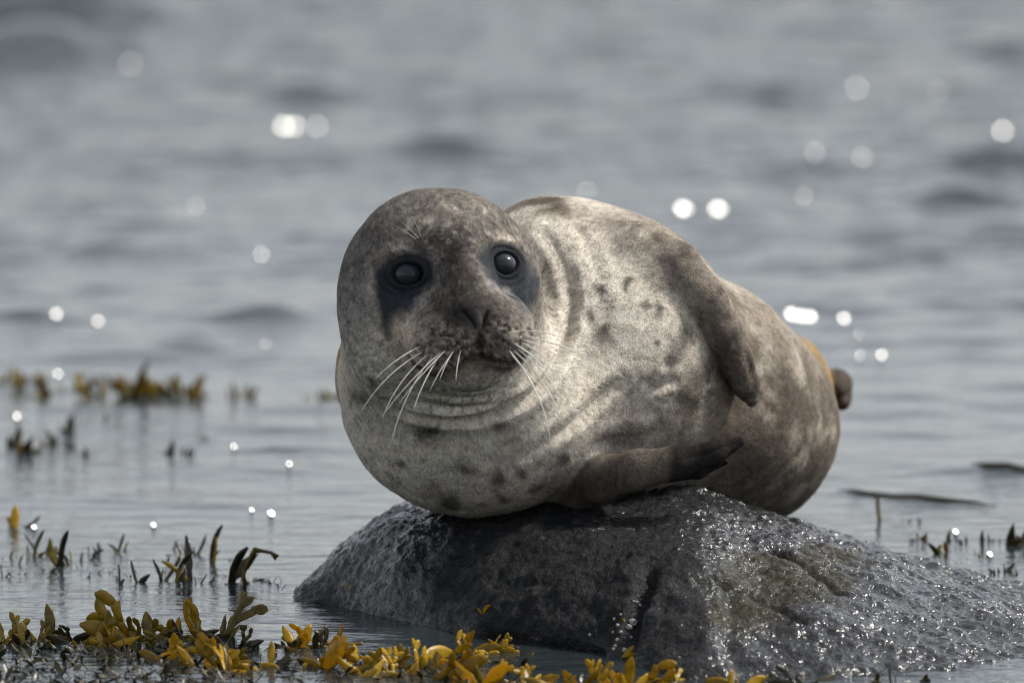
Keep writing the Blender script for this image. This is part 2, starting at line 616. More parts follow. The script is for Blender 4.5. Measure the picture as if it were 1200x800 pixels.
rock = link('rock', rock_me, m_rock())
tag(rock, 'wet black boulder rising from the sea under the seal', 'rock')
ROCK_V = V

# ================================================================== SEAL
# ---- body as one implicit surface
def px(n): return n * S
head_c = P(516, 348, -0.20)
prims = []           # (function, blend)
prims.append((ellipsoid(P(560, 472, -0.03), (px(158), 0.185, px(133))), 0.0))                 # chest
prims.append((ellipsoid(P(520, 415, -0.10), (px(121), 0.160, px(105))), 0.05))                # neck
prims.append((ellipsoid(P(690, 418, 0.13), (px(176), 0.235, px(180))), 0.05))                 # shoulders
prims.append((ellipsoid(P(642, 330, 0.12), (px(92), 0.17, px(97))), 0.04))                   # nape
prims.append((ellipsoid(P(795, 468, 0.28), (px(160), 0.230, px(152))), 0.06))                 # belly
prims.append((ellipsoid(P(868, 497, 0.40), (px(119), 0.220, px(122))), 0.05))                 # hips
prims.append((cone(P(870, 500, 0.50), P(920, 500, 0.95), 0.11, 0.06), 0.05))                  # tail end
prims.append((ellipsoid(P(925, 452, 0.50), (px(47), 0.10, px(62))), 0.03))                    # flank behind
prims.append((ellipsoid(P(981, 450, 0.78), (px(20), 0.07, px(18))), 0.01))
prims.append((ellipsoid(P(986, 464, 0.79), (px(14), 0.08, px(17))), 0.006))                    # hind flipper tip
prims.append((ellipsoid(P(425, 440, 0.06), (px(32), 0.09, px(60))), 0.01))                    # far shoulder edge
prims.append((ellipsoid(head_c, (px(118), 0.152, px(127))), 0.045))                           # skull
prims.append((cone(P(531, 300, -0.300), P(556, 368, -0.386), px(42), px(36)), 0.022))         # bridge of the nose
prims.append((ellipsoid(P(521, 397, -0.358), (px(47), 0.084, px(45))), 0.013))                # muzzle pads
prims.append((ellipsoid(P(588, 391, -0.360), (px(38), 0.084, px(44))), 0.013))
prims.append((ellipsoid(P(557, 381, -0.378), (px(34), 0.050, px(34))), 0.020))
prims.append((ellipsoid(P(552, 431, -0.352), (px(45), 0.064, px(27))), 0.010))                # chin
prims.append((ellipsoid(P(452, 400, -0.22), (px(42), 0.09, px(60))), 0.03))                   # cheek
def body_core(p):
    d = prims[0][0](p)
    for f, k in prims[1:]:
        d = smin(d, f(p), max(k, 1e-4))
    # eye hollows
    for c, r in sockets:
        d = -smin(-d, (np.linalg.norm(p - c, axis=-1) - r), 0.016)
    return d
sockets = []
EYES = []
for ex, ey in ((478, 321), (591, 309)):
    q = march(body_core, ex, ey)
    EYES.append(q)
for q in EYES:
    n = grad(body_core, q[None])[0]
    sockets.append((q + n * 0.026, 0.034))

torso = body_core
# ---- fore flippers lie on the torso
def on(pxx, pyy, lift):
    q = march(torso, pxx, pyy)
    if q is None: return None
    return q
up_path = [(752, 298), (788, 319), (822, 352), (843, 386), (861, 421), (874, 450), (881, 469)]
up_w = [px(36), px(35), px(27), px(25), px(21), px(14.5), px(6.5)]
up_t = [0.036, 0.036, 0.031, 0.026, 0.021, 0.015, 0.009]
up_y = []
up_pts = []
for i, (a, b) in enumerate(up_path):
    q = on(a, b, 0)
    yy = (q[1] if q is not None else up_y[-1]) - (-0.026, -0.006, 0.010, 0.020, 0.030, 0.037, 0.041)[i]
    up_y.append(yy); up_pts.append(P(a, b, yy))
fl_up = flat_chain(up_pts, up_w, up_t, np.array([0.25, -0.9, 0.35]))
lo_path = [(672, 577, -.05), (706, 562, -.115), (745, 552, -.155), (790, 543, -.17), (838, 530, -.175), (867, 517, -.17)]
lo_pts = [P(*q) for q in lo_path]
lo_w = [px(28), px(28), px(26), px(21), px(15), px(7)]
lo_t = [0.036, 0.030, 0.024, 0.017, 0.011, 0.007]
fl_lo = flat_chain(lo_pts, lo_w, lo_t, np.array([0.1, -0.75, 0.66]))
fl_lo2 = flat_chain([P(780, 556, -.155), P(818, 551, -.155), P(850, 541, -.155)], [px(10), px(9), px(4)], [0.014, 0.010, 0.006], np.array([0.1, -0.75, 0.66]))

def seal_f(p):
    d = torso(p)
    u_ = fl_up(p)
    # the flipper joins at the shoulder and hangs free towards its tip
    kk = 0.004 + 0.030 * np.clip((float(up_pts[2][0]) - p[..., 0]) / 0.07, 0, 1)
    d = smin(d, u_, kk)
    l_ = smin(fl_lo(p), fl_lo2(p), 0.004)
    kk = 0.004 + 0.010 * np.clip((float(lo_pts[2][0]) - p[..., 0]) / 0.06, 0, 1)
    return smin(d, l_, kk)

SV, SQ = surface_nets(seal_f, (-0.30, -0.49, 0.02), (0.56, 1.05, 0.62), 0.0026)
SV = polish(seal_f, SV, 2)
SN = np.concatenate([grad(seal_f, SV[i:i + 200000]) for i in range(0, len(SV), 200000)])
print('seal verts', len(SV))

def surf_line(pts):
    return [q for q in (march(seal_f, a, b) for a, b in pts) if q is not None]

disp = np.zeros(len(SV), np.float32)
def crease(pts, depth, wid, ridge_h=0.0, ridge_off=2.2, taper=True):
    global disp
    ln = surf_line(pts)
    d, t = dist_poly(SV, ln)
    k = np.sin(np.pi * np.clip(t * 0.94 + 0.03, 0, 1)) ** 0.5 if taper else 1
    disp -= depth * k * np.exp(-(d / wid) ** 2)
    if ridge_h: disp += ridge_h * k * np.exp(-((d - wid * ridge_off) / (wid * 1.1)) ** 2)
    return ln
neck_fold = [(455, 470), (470, 482), (500, 489), (530, 491), (562, 489), (590, 480), (612, 468), (637, 449), (655, 420), (666, 388), (670, 353), (663, 318), (650, 290), (636, 270)]
crease(neck_fold, 0.013, 0.0075, 0.007)
crease([(646, 262), (668, 296), (679, 335), (680, 372)], 0.005, 0.008, 0.003)
crease([(655, 250), (688, 290), (699, 330), (700, 365)], 0.003, 0.010, 0.002)
crease([(490, 470), (530, 477), (575, 474), (600, 463)], 0.004, 0.006, 0.0015)
crease([(510, 462), (545, 467), (580, 463)], 0.003, 0.005, 0.001)
crease([(617, 533), (645, 514), (672, 496), (690, 480), (706, 462), (728, 446)], 0.010, 0.008, 0.004)
crease([(764, 458), (775, 451), (790, 446)], 0.006, 0.006, 0.004)
crease([(700, 520), (735, 512), (770, 509)], 0.005, 0.010, 0.003)
crease([(440, 402), (448, 428), (458, 446)], 0.002, 0.006)
mouth = [(479, 418), (488, 427), (497, 433), (512, 437), (530, 434), (548, 423), (566, 419), (584, 424), (602, 426), (616, 414)]
crease(mouth, 0.013, 0.0045, 0.002)
crease([(562, 392), (563, 405), (565, 418)], 0.0045, 0.0030, taper=False)
crease([(543, 364), (550, 371), (555, 378), (557, 384)], 0.006, 0.0026)
crease([(572, 365), (568, 373), (567, 379), (566, 384)], 0.006, 0.0026)
crease([(559, 366), (561, 376), (562, 386)], -0.003, 0.0045)
# crest of the far digit edges on the lower flipper
crease([(800, 538), (835, 528), (864, 518)], 0.0016, 0.0035)
crease([(872, 412), (881, 437), (884, 460)], 0.003, 0.005, 0.002)
crease([(846, 372), (862, 404), (872, 436)], 0.002, 0.006)
# muzzle pad pits
QX, QY = Q(SV)
vis = (SN @ (-_f)) > -0.2
pad = np.exp(-((QX - 522) / 38) ** 4 - ((QY - 408) / 26) ** 4) + np.exp(-((QX - 594) / 32) ** 4 - ((QY - 400) / 28) ** 4)
pad *= (SV[:, 1] < -0.25)
pits = vnoise(np.stack([QX / 4.2, QY / 3.6, 0 * QX], -1), 5)
disp -= 0.0042 * pad * sstep(0.15, 0.6, pits)
# soft unevenness of the blubber and fur
disp += 0.0035 * fbm(SV * 11, 3, 3) + 0.0010 * fbm(SV * 45, 2, 9)
# eye lids
eye_n = []
for q in EYES:
    qq = march(seal_f, *Q(q)); n = grad(seal_f, qq[None])[0]
    n = n * 0.6 + np.array([0.12, -0.78, 0.10]); n /= np.linalg.norm(n)
    eye_n.append((qq, n))
side_ax = np.array([0.99, 0, 0.10]); 
def eye_xy(p, q, n):
    e1 = side_ax - (side_ax @ n) * n; e1 /= np.linalg.norm(e1)
    e2 = np.cross(e1, n) * -1.0
    if e2[2] < 0: e2 = -e2
    return (p - q) @ e1, (p - q) @ e2
lidm = np.zeros(len(SV), np.float32)
for q, n in eye_n:
    a, b = eye_xy(SV, q, n)
    near = np.linalg.norm(SV - q, axis=1) < 0.06
    r_ = np.sqrt((a / 0.0200) ** 2 + (b / 0.0146) ** 2)
    disp[near] += (0.0030 * np.exp(-((r_ - 1.25) / 0.22) ** 2) - 0.012 * np.exp(-(r_ / 0.95) ** 6)
                   - 0.0030 * np.exp(-((r_ - 1.55) / 0.12) ** 2) + 0.0012 * np.exp(-((r_ - 1.85) / 0.16) ** 2) - 0.0014 * np.exp(-((r_ - 2.15) / 0.12) ** 2))[near]
    disp[near] += (0.0018 * np.exp(-((b - 0.0135) / 0.0045) ** 2) * np.exp(-(a / 0.019) ** 4))[near]      # upper lid
    lidm[near] = np.maximum(lidm, np.exp(-(r_ / 2.0) ** 6))[near]
SV2 = SV + SN * disp[:, None]

# ---- coat pattern with some painted-in light, a colour fixed to each point of the skin
def blob(x, y, rx, ry, rot=0, pw=2):
    c, s = math.cos(math.radians(rot)), math.sin(math.radians(rot))
    dx, dy = QX + wobx - x, QY + woby - y
    a = (dx * c + dy * s) / rx; b = (-dx * s + dy * c) / ry
    return np.exp(-(a * a + b * b) ** (pw / 2))
def inpoly(poly, soft):
    d = np.full(len(QX), 1e9); inside = np.zeros(len(QX), bool)
    X, Y = QX + wobx * .9, QY + woby * .9
    n = len(poly)
    for i in range(n):
        x0, y0 = poly[i]; x1, y1 = poly[(i + 1) % n]
        ex, ey = x1 - x0, y1 - y0
        t = np.clip(((X - x0) * ex + (Y - y0) * ey) / (ex * ex + ey * ey), 0, 1)
        d = np.minimum(d, np.hypot(X - x0 - t * ex, Y - y0 - t * ey))
        cr = ((y0 > Y) != (y1 > Y)) & (X < ex * (Y - y0) / (ey if ey else 1e-9) + x0)
        inside ^= cr
    return sstep(-soft, soft, np.where(inside, d, -d))
wobx = 9 * fbm(SV * 38, 3, 101); woby = 9 * fbm(SV * 38 + 5, 3, 111)
n1 = fbm(SV * 20, 4, 121); n2 = fbm(SV * 55, 4, 131); n3 = fbm(SV * 130, 3, 141); n4 = fbm(SV * 9, 3, 151)
cream = np.array([0.60, 0.54, 0.455]); C = np.tile(cream, (len(SV), 1)).astype(np.float32)
def paint(mask, rgb):
    global C
    m = np.clip(mask, 0, 1)[:, None]
    C = C * (1 - m) + np.array(rgb, np.float32) * m
front_ = SV[:, 1] < -0.13
# broad tone
paint(0.40 * sstep(-0.1, 0.5, n1), (0.30, 0.26, 0.215))
paint(0.9 * blob(685, 246, 150, 40, 12) * (0.75 + n1), (0.085, 0.066, 0.050))
paint(0.8 * blob(770, 285, 50, 34, 40) * (0.7 + n2), (0.075, 0.058, 0.045))
paint(0.85 * sstep(770, 850, QX - 0.25 * (QY - 420)) * (0.85 + 0.5 * n1), (0.17, 0.138, 0.105))
paint(0.92 * blob(895, 505, 120, 115, 0, 3) * sstep(-0.6, 0.15, n1 + 0.5 * n2 + 0.15), (0.066, 0.054, 0.043))
paint(0.55 * blob(870, 440, 60, 50) * sstep(-.2, .3, n2), (0.06, 0.047, 0.036))
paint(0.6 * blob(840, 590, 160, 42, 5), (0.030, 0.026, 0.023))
paint(0.6 * blob(912, 376, 50, 14, 45), (0.28, 0.24, 0.19))
paint(0.5 * blob(775, 490, 70, 34) * sstep(-.3, .4, n2), (0.12, 0.088, 0.06))
paint(0.55 * blob(850, 488, 60, 28), (0.22, 0.18, 0.14))
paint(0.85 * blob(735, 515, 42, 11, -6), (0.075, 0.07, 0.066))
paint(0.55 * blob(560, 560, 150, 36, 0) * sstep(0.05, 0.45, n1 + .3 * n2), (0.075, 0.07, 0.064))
# scattered spots
spots = [(705, 395, 9, 12, -40), (736, 339, 5, 6, 0), (772, 366, 6, 8, 0), (757, 358, 6, 7, 0), (700, 341, 5, 5, 0), (712, 388, 5, 6, 0), (738, 332, 4, 4, 0), (790, 423, 7, 10, 0),
         (829, 458, 6, 6, 0), (770, 400, 5, 4, 0), (690, 372, 5, 8, 20), (545, 548, 14, 8, 10), (500, 505, 14, 9, 10), (588, 582, 10, 5, 0), (612, 553, 9, 6, -20), (530, 588, 12, 5, 10),
         (470, 545, 8, 5, 0), (585, 560, 8, 10, -20), (660, 540, 8, 5, -20), (632, 570, 12, 6, -20), (425, 470, 5, 10, 0), (436, 450, 5, 9, -30), (450, 430, 6, 12, -30), (416, 465, 4, 9, 0),
         (585, 497, 10, 5, -20), (510, 500, 8, 7, 0), (810, 470, 16, 10, 0), (770, 442, 14, 6, -20), (800, 400, 10, 16, 20), (840, 430, 14, 20, 0)]
for x, y, a, b, r_ in spots:
    paint(0.78 * blob(x, y, a * 1.1, b * 1.1, r_, 3) * (~front_ | (QY > 440)), (0.034, 0.031, 0.029))
mott = sstep(0.22, 0.5, n2 + 0.25 * n1)
paint(0.45 * mott * (0.25 + 0.75 * sstep(600, 900, QX)) * ~front_, (0.045, 0.038, 0.032))
paint(0.30 * sstep(0.25, 0.5, fbm(SV * 42 + 40, 4, 161)) * sstep(780, 860, QX) * (QY > 400), (0.20, 0.175, 0.14))
fleck = sstep(0.40, 0.52, fbm(SV * 62 + 70, 3, 181)) * (0.5 + 0.5 * sstep(-.2, .3, n4))
paint(0.4 * fleck * (~front_ | (QY > 470)), (0.05, 0.044, 0.04))
# ochre flank edge and brown hind flipper
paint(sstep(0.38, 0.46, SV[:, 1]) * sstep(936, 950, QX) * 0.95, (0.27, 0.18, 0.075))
paint(sstep(968, 982, QX) * sstep(0.62, 0.68, SV[:, 1]), (0.062, 0.047, 0.038))
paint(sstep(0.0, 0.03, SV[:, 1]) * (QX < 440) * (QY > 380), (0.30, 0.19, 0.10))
# fore flippers
du_ = fl_up(SV); dl_ = np.minimum(fl_lo(SV), fl_lo2(SV))
mu = sstep(0.006, -0.001, du_) * sstep(730, 800, QX + 0.35 * (QY - 300))
paint(0.85 * mu * (0.85 + 0.4 * n2), (0.155, 0.128, 0.106))
paint(0.6 * mu * sstep(0.1, 0.4, n2 + 0.4 * n1), (0.05, 0.043, 0.037))
paint(0.6 * mu * sstep(868, 890, QX - 0.05 * (QY - 440)) * sstep(430, 380, QY), (0.30, 0.24, 0.18))  # pale warm rim light painted on the flipper's right edge
paint(0.5 * blob(788, 306, 22, 18, 0) * (0.6 + n2), (0.07, 0.062, 0.055))
ml = sstep(0.006, -0.001, dl_)
paint(0.9 * ml, (0.070, 0.055, 0.043))
paint(0.5 * ml * sstep(0.1, 0.4, n2), (0.085, 0.068, 0.054))
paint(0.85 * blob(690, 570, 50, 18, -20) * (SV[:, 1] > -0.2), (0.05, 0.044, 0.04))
mtip = ml * sstep(778, 792, QX)
paint(0.95 * mtip, (0.009, 0.0085, 0.0085))
# head
hd = front_ * 1.0
hmask = sstep(1.16, 1.0, np.hypot((QX - 515) / 122, (QY - 345) / 130)) * sstep(-0.02, -0.09, SV[:, 1])
paint(0.8 * hmask * sstep(450, 330, QY), (0.054, 0.046, 0.041))
paint(0.5 * blob(515, 245, 100, 40) * hd, (0.095, 0.087, 0.078))
paint(0.75 * blob(536, 284, 74, 26) * hd * (0.8 + n2), (0.030, 0.026, 0.024))
paint(0.9 * blob(537, 334, 34, 34) * hd * (0.85 + n2), (0.030, 0.026, 0.024))
paint(0.9 * blob(530, 300, 13, 26) * hd, (0.016, 0.014, 0.014))
paint(0.55 * blob(440, 290, 30, 30) * hd * (0.6 + n1), (0.034, 0.031, 0.030))
paint(0.6 * blob(412, 370, 20, 70) * hd, (0.15, 0.148, 0.150))  # sky light painted in: paler strip down the left side of the head
paint(0.55 * sstep(0.22, 0.5, n3) * hmask * blob(525, 265, 90, 40), (0.24, 0.215, 0.185))
for x, y, a, b in ((527, 244, 5, 4), (537, 244, 4, 4), (567, 244, 5, 3), (470, 292, 14, 8), (594, 278, 16, 5), (497, 262, 14, 8), (505, 330, 9, 20)):
    paint(0.75 * blob(x, y, a, b) * hd * (0.9 + n3), (0.40, 0.35, 0.29))
paint(0.85 * blob(423, 312, 6, 9) * hd, (0.06, 0.055, 0.05))
paint(0.7 * blob(433, 372, 4, 12) * hd, (0.08, 0.075, 0.07))
paint(0.7 * blob(433, 345, 6, 22) * hd, (0.34, 0.30, 0.25))
# eye patches
pl = inpoly([(439, 322), (455, 312), (478, 298), (505, 310), (513, 330), (490, 352), (478, 368), (462, 380), (458, 400), (447, 374), (438, 340)], 6) * hd
pr = inpoly([(563, 296), (580, 289), (604, 284), (620, 305), (631, 330), (630, 352), (618, 362), (605, 354), (587, 340), (570, 325)], 6) * hd
edge = np.clip(blob(492, 352, 22, 5, -40) + blob(602, 356, 26, 4.5, 42) + blob(575, 333, 16, 4, 50), 0, 1) * hd  # pale patch borders; the right one also holds painted rim light
paint(0.97 * pl, (0.024, 0.029, 0.038))
paint(0.97 * pr, (0.022, 0.027, 0.035))
paint(0.55 * pr * sstep(600, 622, QX), (0.055, 0.060, 0.068))  # right patch painted lighter on its sunward side
paint(0.8 * blob(455, 392, 5, 14, -12) * hd, (0.03, 0.028, 0.028))
paint(0.7 * edge, (0.30, 0.285, 0.27))
paint(0.96 * lidm, (0.018, 0.019, 0.023))
# muzzle
mz = np.clip(np.exp(-((QX - 552) / 70) ** 4 - ((QY - 388) / 46) ** 4), 0, 1) * (SV[:, 1] < -0.24)
mz = mz * (1 - np.clip(pl + pr, 0, 1))
paint(0.9 * mz, (0.100, 0.083, 0.069))
paint(0.6 * mz * sstep(-0.05, 0.4, n2), (0.036, 0.031, 0.028))
paint(0.88 * mz * blob(543, 362, 62, 24), (0.026, 0.022, 0.020))
paint(0.7 * pad * sstep(0.15, 0.55, pits), (0.022, 0.019, 0.018))
paint(0.5 * pad * sstep(0.0, 0.35, n3), (0.30, 0.265, 0.23))
paint(0.95 * blob(472, 393, 13, 17, 25) * hd, (0.50, 0.41, 0.31))
paint(0.75 * blob(488, 362, 20, 6, -42) * hd, (0.30, 0.26, 0.22))
paint(0.8 * blob(559, 374, 9, 12) * hd, (0.085, 0.084, 0.086))  # light grey nose pad with its highlight painted in
def line_paint(pts, wid, rgb, a=0.9):
    d, _ = dist_poly(SV, surf_line(pts))
    paint(a * np.exp(-(d / wid) ** 2), rgb)
line_paint([(543, 364), (550, 371), (555, 378), (557, 384)], 0.0028, (0.008, 0.007, 0.007))
line_paint([(572, 365), (568, 373), (567, 379), (566, 384)], 0.0028, (0.008, 0.007, 0.007))
line_paint([(562, 392), (563, 405), (565, 418)], 0.004, (0.04, 0.036, 0.034), .8)
line_paint([(a, b + 2) for a, b in mouth], 0.0048, (0.014, 0.011, 0.009), .95)
paint(0.85 * blob(556, 434, 36, 12) * hd, (0.155, 0.132, 0.108))
line_paint([(a, b + 6) for a, b in mouth[2:-1]], 0.0055, (0.20, 0.145, 0.10), .35)
n5 = fbm(SV * 300, 2, 171)
calm_ = np.clip(pl + pr + lidm, 0, 1) + blob(559, 378, 20, 20) * hd
hk_ = (np.clip(hmask + mz, 0, 1) * (1 - np.clip(calm_, 0, 1)))[:, None]
hl_ = (1 - 0.35 * np.clip(calm_, 0, 1))[:, None]
C *= np.clip(1 + hl_ * ((0.34 + 0.15 * hk_) * n3[:, None] + 0.2 * n2[:, None] + (0.5 + 0.3 * hk_) * n5[:, None]), 0.3, 2.0)
C = np.clip(C, 0.006, 0.72)

def m_fur(blades):
    m = NT('seal_fur_hairs' if blades else 'seal_fur_coat')
    a = m.n('ShaderNodeAttribute', attribute_name='coat')
    g = m.n('ShaderNodeNewGeometry')
    if blades:
        m.l(a.outputs['Color'], m.b.inputs['Base Color'])
        nn = m.n('ShaderNodeAttribute', attribute_name='skin_normal')
        m.l(nn.outputs['Vector'], m.b.inputs['Normal'])
    else:
        nz = m.noise(g.outputs['Position'], 380, 3, 0.6)
        v = m.ramp(nz, [(0.25, 0.62), (0.75, 1.25)])
        mx = m.n('ShaderNodeMix', data_type='RGBA', blend_type='MULTIPLY')
        mx.inputs['Factor'].default_value = 1.0
        m.l(a.outputs['Color'], mx.inputs['A']); m.l(v, mx.inputs['B'])
        m.l(mx.outputs['Result'], m.b.inputs['Base Color'])
        m.l(m.bump(nz, 0.5, 0.003), m.b.inputs['Normal'])
    m.b.inputs['Roughness'].default_value = 0.85
    m.b.inputs['Specular IOR Level'].default_value = 0.10
    m.b.inputs['Sheen Weight'].default_value = 0.0
    m.b.inputs['Sheen Roughness'].default_value = 0.5
    return m.m

seal = empty('seal', P(600, 600, 0.0))
SO = np.array(seal.location)
tag(seal, 'grey spotted seal lying on its side on the black rock, facing forward', 'seal')
body_me = mesh_from('body', SV2 - SO, SQ)
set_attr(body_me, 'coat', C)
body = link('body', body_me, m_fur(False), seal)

# ---- short fur
tri = np.concatenate([SQ[:, [0, 1, 2]], SQ[:, [0, 2, 3]]])
e1 = SV2[tri[:, 1]] - SV2[tri[:, 0]]; e2 = SV2[tri[:, 2]] - SV2[tri[:, 0]]
ar = np.linalg.norm(np.cross(e1, e2), axis=1)
tc = SV2[tri[:, 0]]
ar *= (tc[:, 1] < 0.62) * (0.35 + 0.65 * ((SN[tri[:, 0]] @ -_f) > -0.3)) * (1 + 0.8 * (tc[:, 1] < -0.18))
NH = 330000
pick = rng.choice(len(tri), NH, p=ar / ar.sum())
u = rng.random(NH); v = rng.random(NH); fl_ = u + v > 1; u[fl_] = 1 - u[fl_]; v[fl_] = 1 - v[fl_]
T = tri[pick]
bw = np.stack([1 - u - v, u, v], 1)[..., None]
hp = (SV2[T] * bw).sum(1); hn = (SN[T] * bw).sum(1); hn /= np.linalg.norm(hn, axis=1, keepdims=True)
hc = (C[T] * bw).sum(1)
nose = P(560, 378, -0.42)
fd = hp - nose
fd /= np.linalg.norm(fd, axis=1, keepdims=True)
fd = fd + 0.35 * np.array([0.7, 0.6, -0.15])
fd = fd + 0.35 * np.stack([fbm(hp * 12, 2, 201), fbm(hp * 12, 2, 203), fbm(hp * 12, 2, 205)], -1) + 0.16 * rng.normal(size=(NH, 3))
fd -= (fd * hn).sum(1, keepdims=True) * hn
fd /= np.linalg.norm(fd, axis=1, keepdims=True)
dn = np.linalg.norm(hp - nose, axis=1)
ln = (0.0032 + 0.0032 * sstep(0.06, 0.30, dn)) * rng.uniform(0.6, 1.35, NH)
hx, hy = Q(hp)
keep = np.ones(NH, bool)
for q, n in eye_n:
    a, b = eye_xy(hp, q, n)
    keep &= ~((np.linalg.norm(hp - q, axis=1) < 0.06) & (np.sqrt((a / 0.0185) ** 2 + (b / 0.0135) ** 2) < 1.6))
dm, _ = dist_poly(hp, surf_line([(550, 368), (560, 388), (564, 400)])); keep &= dm > 0.012
mt = np.interp(hx, [778, 792], [1, 0.25]); tipm = (np.minimum(fl_lo(hp.astype(np.float32)), fl_lo2(hp.astype(np.float32))) < 0.004)
ln = np.where(tipm, ln * mt * 0.8, ln)
side = np.cross(fd, hn)
wd = rng.uniform(0.00035, 0.00065, NH)
lift = rng.uniform(0.04, 0.16, NH)
p0 = hp - hn * 0.0006
tip = hp + fd * ln[:, None] + hn * (ln * lift)[:, None]
HV = np.stack([p0 - side * wd[:, None], p0 + side * wd[:, None], tip], 1)[keep].reshape(-1, 3)
nk = keep.sum()
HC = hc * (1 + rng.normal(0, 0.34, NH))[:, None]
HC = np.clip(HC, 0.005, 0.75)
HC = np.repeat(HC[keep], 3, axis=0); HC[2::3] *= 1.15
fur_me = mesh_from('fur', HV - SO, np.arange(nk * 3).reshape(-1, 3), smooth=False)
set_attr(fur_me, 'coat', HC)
jn = hn + 0.14 * rng.normal(size=(NH, 3)); jn /= np.linalg.norm(jn, axis=1, keepdims=True)
set_attr(fur_me, 'skin_normal', np.repeat(jn[keep], 3, axis=0), 'FLOAT_VECTOR')
fur = link('fur', fur_me, m_fur(True), body)
tag(fur, kind='stuff')

# ---- eyes
def m_eye():
    m = NT('seal_eye')
    t = m.n('ShaderNodeTexCoord')
    sp = m.n('ShaderNodeVectorMath', operation='LENGTH')
    m.l(m.mapping(t.outputs['Object'], (1, 0, 1)), sp.inputs[0])
    c = m.ramp(sp.outputs['Value'], [(0.0, (0.018, 0.021, 0.026)), (0.009, (0.026, 0.029, 0.035)), (0.0145, (0.038, 0.042, 0.050)), (0.0185, (0.006, 0.006, 0.007))])
    m.l(c, m.b.inputs['Base Color'])
    m.b.inputs['Roughness'].default_value = 0.16
    m.b.inputs['IOR'].default_value = 1.33
    return m.m
M_EYE = m_eye()
eye_me = None
for q, n in eye_n:
    if eye_me is None:
        nu, nv = 28, 18
        ev = []; ef = []
        for i in range(nv + 1):
            th = math.pi * i / nv
            for j in range(nu):
                ph = 2 * math.pi * j / nu
                # local -Y looks out
                ev.append((0.0205 * math.sin(th) * math.cos(ph), -0.0175 * math.cos(th), 0.0160 * math.sin(th) * math.sin(ph)))
        for i in range(nv):
            for j in range(nu):
                k = (j + 1) % nu
                ef.append((i * nu + j, i * nu + k, (i + 1) * nu + k, (i + 1) * nu + j))
        eye_me = mesh_from('eye', ev, ef)
    o = link('eye', eye_me, M_EYE, seal)
    o.location = (q - n * 0.0105) - SO
    yq = Vector(-n).to_track_quat('Y', 'Z')
    o.rotation_euler = yq.to_euler()

# ---- whiskers
def m_whisker():
    m = NT('whisker')
    m.b.inputs['Base Color'].default_value = (0.78, 0.74, 0.66, 1)
    m.b.inputs['Roughness'].default_value = 0.35
    m.b.inputs['Transmission Weight'].default_value = 0.0
    return m.m
M_WH = m_whisker()
def tube(pts, r0, r1, sides=5):
    pts = np.array(pts); n = len(pts)
    V_, F_ = [], []
    for i in range(n):
        t = pts[min(i + 1, n - 1)] - pts[max(i - 1, 0)]; t /= np.linalg.norm(t)
        a = np.cross(t, [0.3, 1, 0.2]); a /= np.linalg.norm(a); b = np.cross(t, a)
        r = r0 + (r1 - r0) * (i / (n - 1))
        for k in range(sides):
            an = 2 * math.pi * k / sides
            V_.append(pts[i] + (a * math.cos(an) + b * math.sin(an)) * r)
    for i in range(n - 1):
        for k in range(sides):
            j = (k + 1) % sides
            F_.append((i * sides + k, i * sides + j, (i + 1) * sides + j, (i + 1) * sides + k))
    F_.append(tuple(range(sides))[::-1]); F_.append(tuple((n - 1) * sides + k for k in range(sides)))
    return V_, F_
def whisker(x0, y0, x1, y1, bend, out, thick=0.00095):
    r = march(seal_f, x0, y0)
    if r is None: return
    e = P(x1, y1, r[1] - out)
    ax, ay = x1 - x0, y1 - y0
    mxp = P((x0 + x1) / 2 - ay * bend, (y0 + y1) / 2 + ax * bend, r[1] - out * 0.75)
    r = r + np.array([0, 0.004, 0])
    pts = [(1 - t) ** 2 * r + 2 * t * (1 - t) * mxp + t * t * e for t in np.linspace(0, 1, 11)]
    V_, F_ = tube([p - SO for p in pts], thick, thick * 0.35)
    link('whisker', mesh_from('whisker', V_, F_), M_WH, seal)
for wsk in ((614, 391, 652, 394, -.08, .03), (616, 396, 718, 438, -.10, .06), (615, 401, 662, 425, -.12, .04), (615, 404, 669, 456, -.16, .05), (612, 409, 662, 452, -.12, .05),
            (611, 412, 654, 463, -.12, .05), (607, 414, 651, 482, -.14, .05), (603, 417, 640, 508, -.16, .05), (601, 413, 640, 459, .04, .04), (606, 405, 645, 440, -.1, .05),
            (487, 421, 428, 478, .14, .05), (493, 424, 452, 484, .14, .05), (499, 426, 462, 511, .12, .05), (505, 428, 486, 477, .08, .05), (484, 415, 443, 442, .1, .04),
            (510, 420, 453, 482, .06, .05), (515, 418, 470, 470, .05, .05), (524, 418, 516, 443, .08, .03), (531, 419, 534, 444, .06, .03), (520, 424, 505, 455, .06, .03),):
    x0, y0, x1, y1, bd, ou = wsk
    if x0 > 560:
        whisker(x0 - 5, y0 - 3, x0 + (x1 - x0) * 1.14, y0 + (y1 - y0) * 1.12, bd, ou, thick=0.0011)
    else:
        whisker(x0 + 9, y0 - 9, x0 + (x1 - x0) * 1.1, y0 + (y1 - y0) * 1.1, bd, ou, thick=0.0008)
for wsk in ((489, 282, 464, 265, .05, .02), (492, 281, 470, 260, .06, .02), (552, 268, 551, 246, .03, .02), (494, 280, 484, 255, .05, .02), (603, 276, 592, 252, .05, .02)):
    whisker(*wsk, thick=0.0003)

